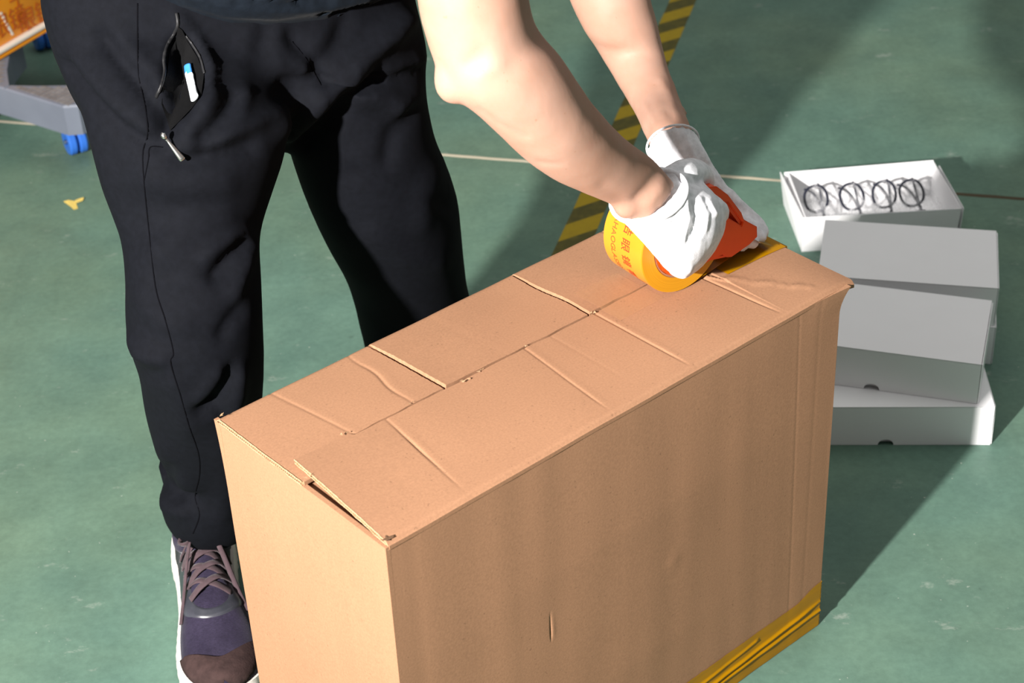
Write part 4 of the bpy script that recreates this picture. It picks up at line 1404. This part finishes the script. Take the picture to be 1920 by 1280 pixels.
# ---- sneakers
def sneaker(heel, toe, detail=True):
    """heel and toe: centre points on the floor"""
    f = (toe - heel).normalized(); L = (toe - heel).length; s = Vector((f.y, -f.x, 0))   # s: to the outer side seen on the left when walking to the camera
    def Q(a, x, z): return heel + f * (a * L) + s * x + Vector((0, 0, z))
    # half widths: outer (+x) and inner (-x)
    A = [0, .03, .10, .22, .36, .50, .62, .74, .85, .93, .98, 1.0]
    WO = [.012, .026, .037, .041, .039, .041, .046, .051, .050, .039, .022, .006]
    WI = [.012, .026, .036, .038, .034, .035, .045, .053, .053, .044, .028, .006]
    SOLE = [.030, .032, .034, .034, .031, .028, .026, .024, .023, .022, .021, .021]
    TOPZ = [.075, .085, .098, .104, .108, .096, .079, .064, .056, .050, .044, .036]
    sole = MB(); rings = []
    for a, wo, wi, sh_, in zip(A, WO, WI, SOLE):
        k = 1.04
        pr = [(wo * k * .93, .0), (wo * k + .002, .006), (wo * k + .001, sh_ * .6), (wo * k - .001, sh_), (wo * .5, sh_ + .002), (-wi * .5, sh_ + .002), (-wi * k + .001, sh_), (-wi * k - .001, sh_ * .6), (-wi * k - .002, .006), (-wi * k * .93, 0), (0, 0)]
        rings.append([Vector((a, x, z)) for x, z in pr])
    # smooth along the length
    R2 = [spline([r[j] for r in rings], 66) for j in range(len(rings[0]))]
    rr = []
    for i in range(67):
        ring = []
        for j in range(len(R2)):
            a, x, z = R2[j][i]
            toe_up = .010 * max(0, (a - .8) / .2) ** 2
            rib = .0009 * sin(a * 150) if j in (1, 2, 7, 8) else 0
            ring.append(Q(a, x + (rib if x > 0 else -rib), z + toe_up))
        rr.append(ring)
    sole.rings(rr)
    # upper
    up = MB(); rings = []
    for a, wo, wi, sh_, tz in zip(A, WO, WI, SOLE, TOPZ):
        ring = []
        for j in range(24):
            t = 2 * pi * j / 24
            c, q = cos(t), sin(t)
            w = wo if c > 0 else wi
            pinch = 1 - (.30 if a < .5 else .30 * max(0, 1 - (a - .5) / .25)) * max(0, q) ** 1.5
            x = (w - .003) * (abs(c) ** .75) * (1 if c > 0 else -1) * pinch
            z = sh_ * .8 + (tz - sh_ * .8) * (max(0, q) ** .8 if q > 0 else 0) - (.006 if q < 0 else 0)
            ring.append(Vector((a, x, z)))
        rings.append(ring)
    R2 = [spline([r[j] for r in rings], 88) for j in range(24)]
    up.rings([[Q(R2[j][i].x, R2[j][i].y, R2[j][i].z + .010 * max(0, (R2[j][i].x - .8) / .2) ** 2) for j in range(24)] for i in range(89)])
    ume = remesh(up, .0030, 4, .5)
    bv = bvh_of(ume)
    def top(a, x, lift=.0):
        o = Q(a, x, .3)
        loc, nor, _, _ = bv.ray_cast(o, Vector((0, 0, -1)))
        if loc is None:
            loc, nor, _, _ = bv.find_nearest(Q(a, x, .03))
        return loc + nor * lift, nor
    def side(a, z, sg, lift=0.0):
        o = Q(a, .2 * sg, z)
        loc, nor, _, _ = bv.ray_cast(o, -s * sg)
        if loc is None: loc, nor, _, _ = bv.find_nearest(Q(a, .04 * sg, z))
        return loc + nor * lift, nor
    sh = base_empty('sneaker', heel - man.location, 0); sh.parent = man
    sh['label'] = 'purple knit sneaker with thick white sole and mauve laces'
    def part(name, mb_or_me, mat, auto=None, lab=None):
        me = mbmesh(mb_or_me) if isinstance(mb_or_me, MB) else mb_or_me
        me.transform(Matrix.Translation(-heel))
        o = link(name, me, mat, sh)
        if auto: sharp(me, auto)
        if lab: o['label'] = lab
        return o
    part('sole', sole, M['midsole'], 50, 'thick off-white foam sole')
    def patch(fn, nu, nv, name, mat, th=.0016, lab=None):
        vs, fs = [], []
        for i in range(nu):
            for j in range(nv):
                p, n_ = fn(i / (nu - 1), j / (nv - 1))
                e = min(i, j, nu - 1 - i, nv - 1 - j)
                vs.append(p + n_ * (th if e > 0 else -.001))
        for i in range(nu - 1):
            for j in range(nv - 1):
                a = i * nv + j; fs.append((a, a + nv, a + nv + 1, a + 1))
        return part(name, MB().add(vs, fs), mat, None, lab)
    # toe cap with a wavy rear edge
    def tc(u, w):
        x = (w * 2 - 1)
        edge = .905 - .125 * abs(x) ** 1.6
        a = edge + u * (1.0 - edge) * .995
        hw = .058 * sqrt(max(0, 1 - ((a - .72) / .29) ** 2)) if a > .72 else .058
        return top(a, x * hw * 1.02)
    patch(tc, 22, 26, 'toe_cap', M['suede'], .0026, 'brown suede toe cap')
    # glossy eyestay around the laces
    def es(u, w):
        t2 = -1.25 + 2.5 * u
        r0, r1 = .021, .038
        r = r0 + (r1 - r0) * w
        if abs(t2) < .75:
            th = t2 / .75 * pi / 2
            return top(.635 + cos(th) * r * .95 / L * .9, sin(th) * r)
        sg = 1 if t2 > 0 else -1
        return top(.635 - (abs(t2) - .75) * .46, sg * (r + (abs(t2) - .75) * .004))
    patch(es, 46, 7, 'eyestay', M['overlay'], .0018, 'glossy dark overlay round the laces')
    # grey felt letter-like badge on each side
    for sg in (1, -1):
        def bar(a0, z0, a1, z1, hw):
            def fn(u, w):
                a = a0 + (a1 - a0) * u; z = z0 + (z1 - z0) * u
                return side(a + hw * (w - .5), z, sg)
            return fn
        for q in ((.30, .040, .30, .074, .055), (.31, .074, .40, .040, .05), (.41, .040, .41, .074, .055)):
            patch(bar(*q), 10, 6, 'side_badge', M['grey_badge'], .0017)
    # tongue and laces
    def tg(u, w):
        a = .62 - u * .36; x = (w - .5) * .046
        p, n_ = top(a, x)
        return p + Vector((0, 0, .003 + .010 * max(0, u - .6))), n_
    patch(tg, 16, 9, 'tongue', M['knit'], .002)
    rows = [.630, .570, .515, .460, .405]
    def lace(pts, r=.0054):
        ps, ns = [], []
        for a, x, lf in pts:
            p, n_ = top(a, x, lf); ps.append(p); ns.append(Vector((0, 0, 1)))
        sp_ = spline(ps, 18)
        part('lace', MB().tube(sp_, r, 8, flat=.30, normal=Vector((0, 0, 1))), M['lace'])
    for k in range(len(rows) - 1):
        w0, w1 = .024 + .001 * k, .025 + .001 * k
        lace([(rows[k], -w0, .002), (rows[k] - .02, -.008, .006), (rows[k + 1] + .015, .010, .007), (rows[k + 1], w1, .002)])
        lace([(rows[k], w0, .002), (rows[k] - .02, .008, .008), (rows[k + 1] + .015, -.010, .009), (rows[k + 1], -w1, .002)])
    lace([(rows[-1], -.026, .003), (rows[-1] + .01, 0, .013), (rows[-1], .026, .003)])
    # bow
    for sg in (1, -1):
        b0 = top(.40, 0, .014)[0]
        pts = [b0, b0 + s * (sg * .014) + f * .006 + Vector((0, 0, .008)), b0 + s * (sg * .028) + f * .024 + Vector((0, 0, .002)), b0 + s * (sg * .018) + f * .030 + Vector((0, 0, .004)), b0 + f * .004]
        part('lace', MB().tube(spline(pts, 22), .0036, 8, flat=.5), M['lace'])
        e0 = [b0, b0 + s * (sg * .016) + f * .030 + Vector((0, 0, .004)), top(.60, sg * .030, .004)[0], top(.68, sg * .040, .002)[0]]
        part('lace', MB().tube(spline(e0, 18), .0034, 8, flat=.5), M['lace'])
    part('upper', ume, M['knit'])
    # padded collar and sock
    col = [top(.30 + .20 * cos(2 * pi * k / 30) * .9 - .03, .030 * sin(2 * pi * k / 30), .001)[0] for k in range(30)]
    part('collar', MB().tube(col, .006, 10, closed=True), M['knit'])
    p0 = Q(.24, 0, .075)
    sk = MB(); sk.tube([p0, p0 + Vector((0, 0, .05)), p0 + Vector((0, -.005, .11))], [.036, .034, .036], 20)
    part('sock', sk, M['trousers'])
    return sh
sneaker(Vector((-.436, 1.895, 0)), Vector((-.362, 1.560, 0)))
sneaker(Vector((-.150, 2.150, 0)), Vector((-.030, 1.865, 0)))
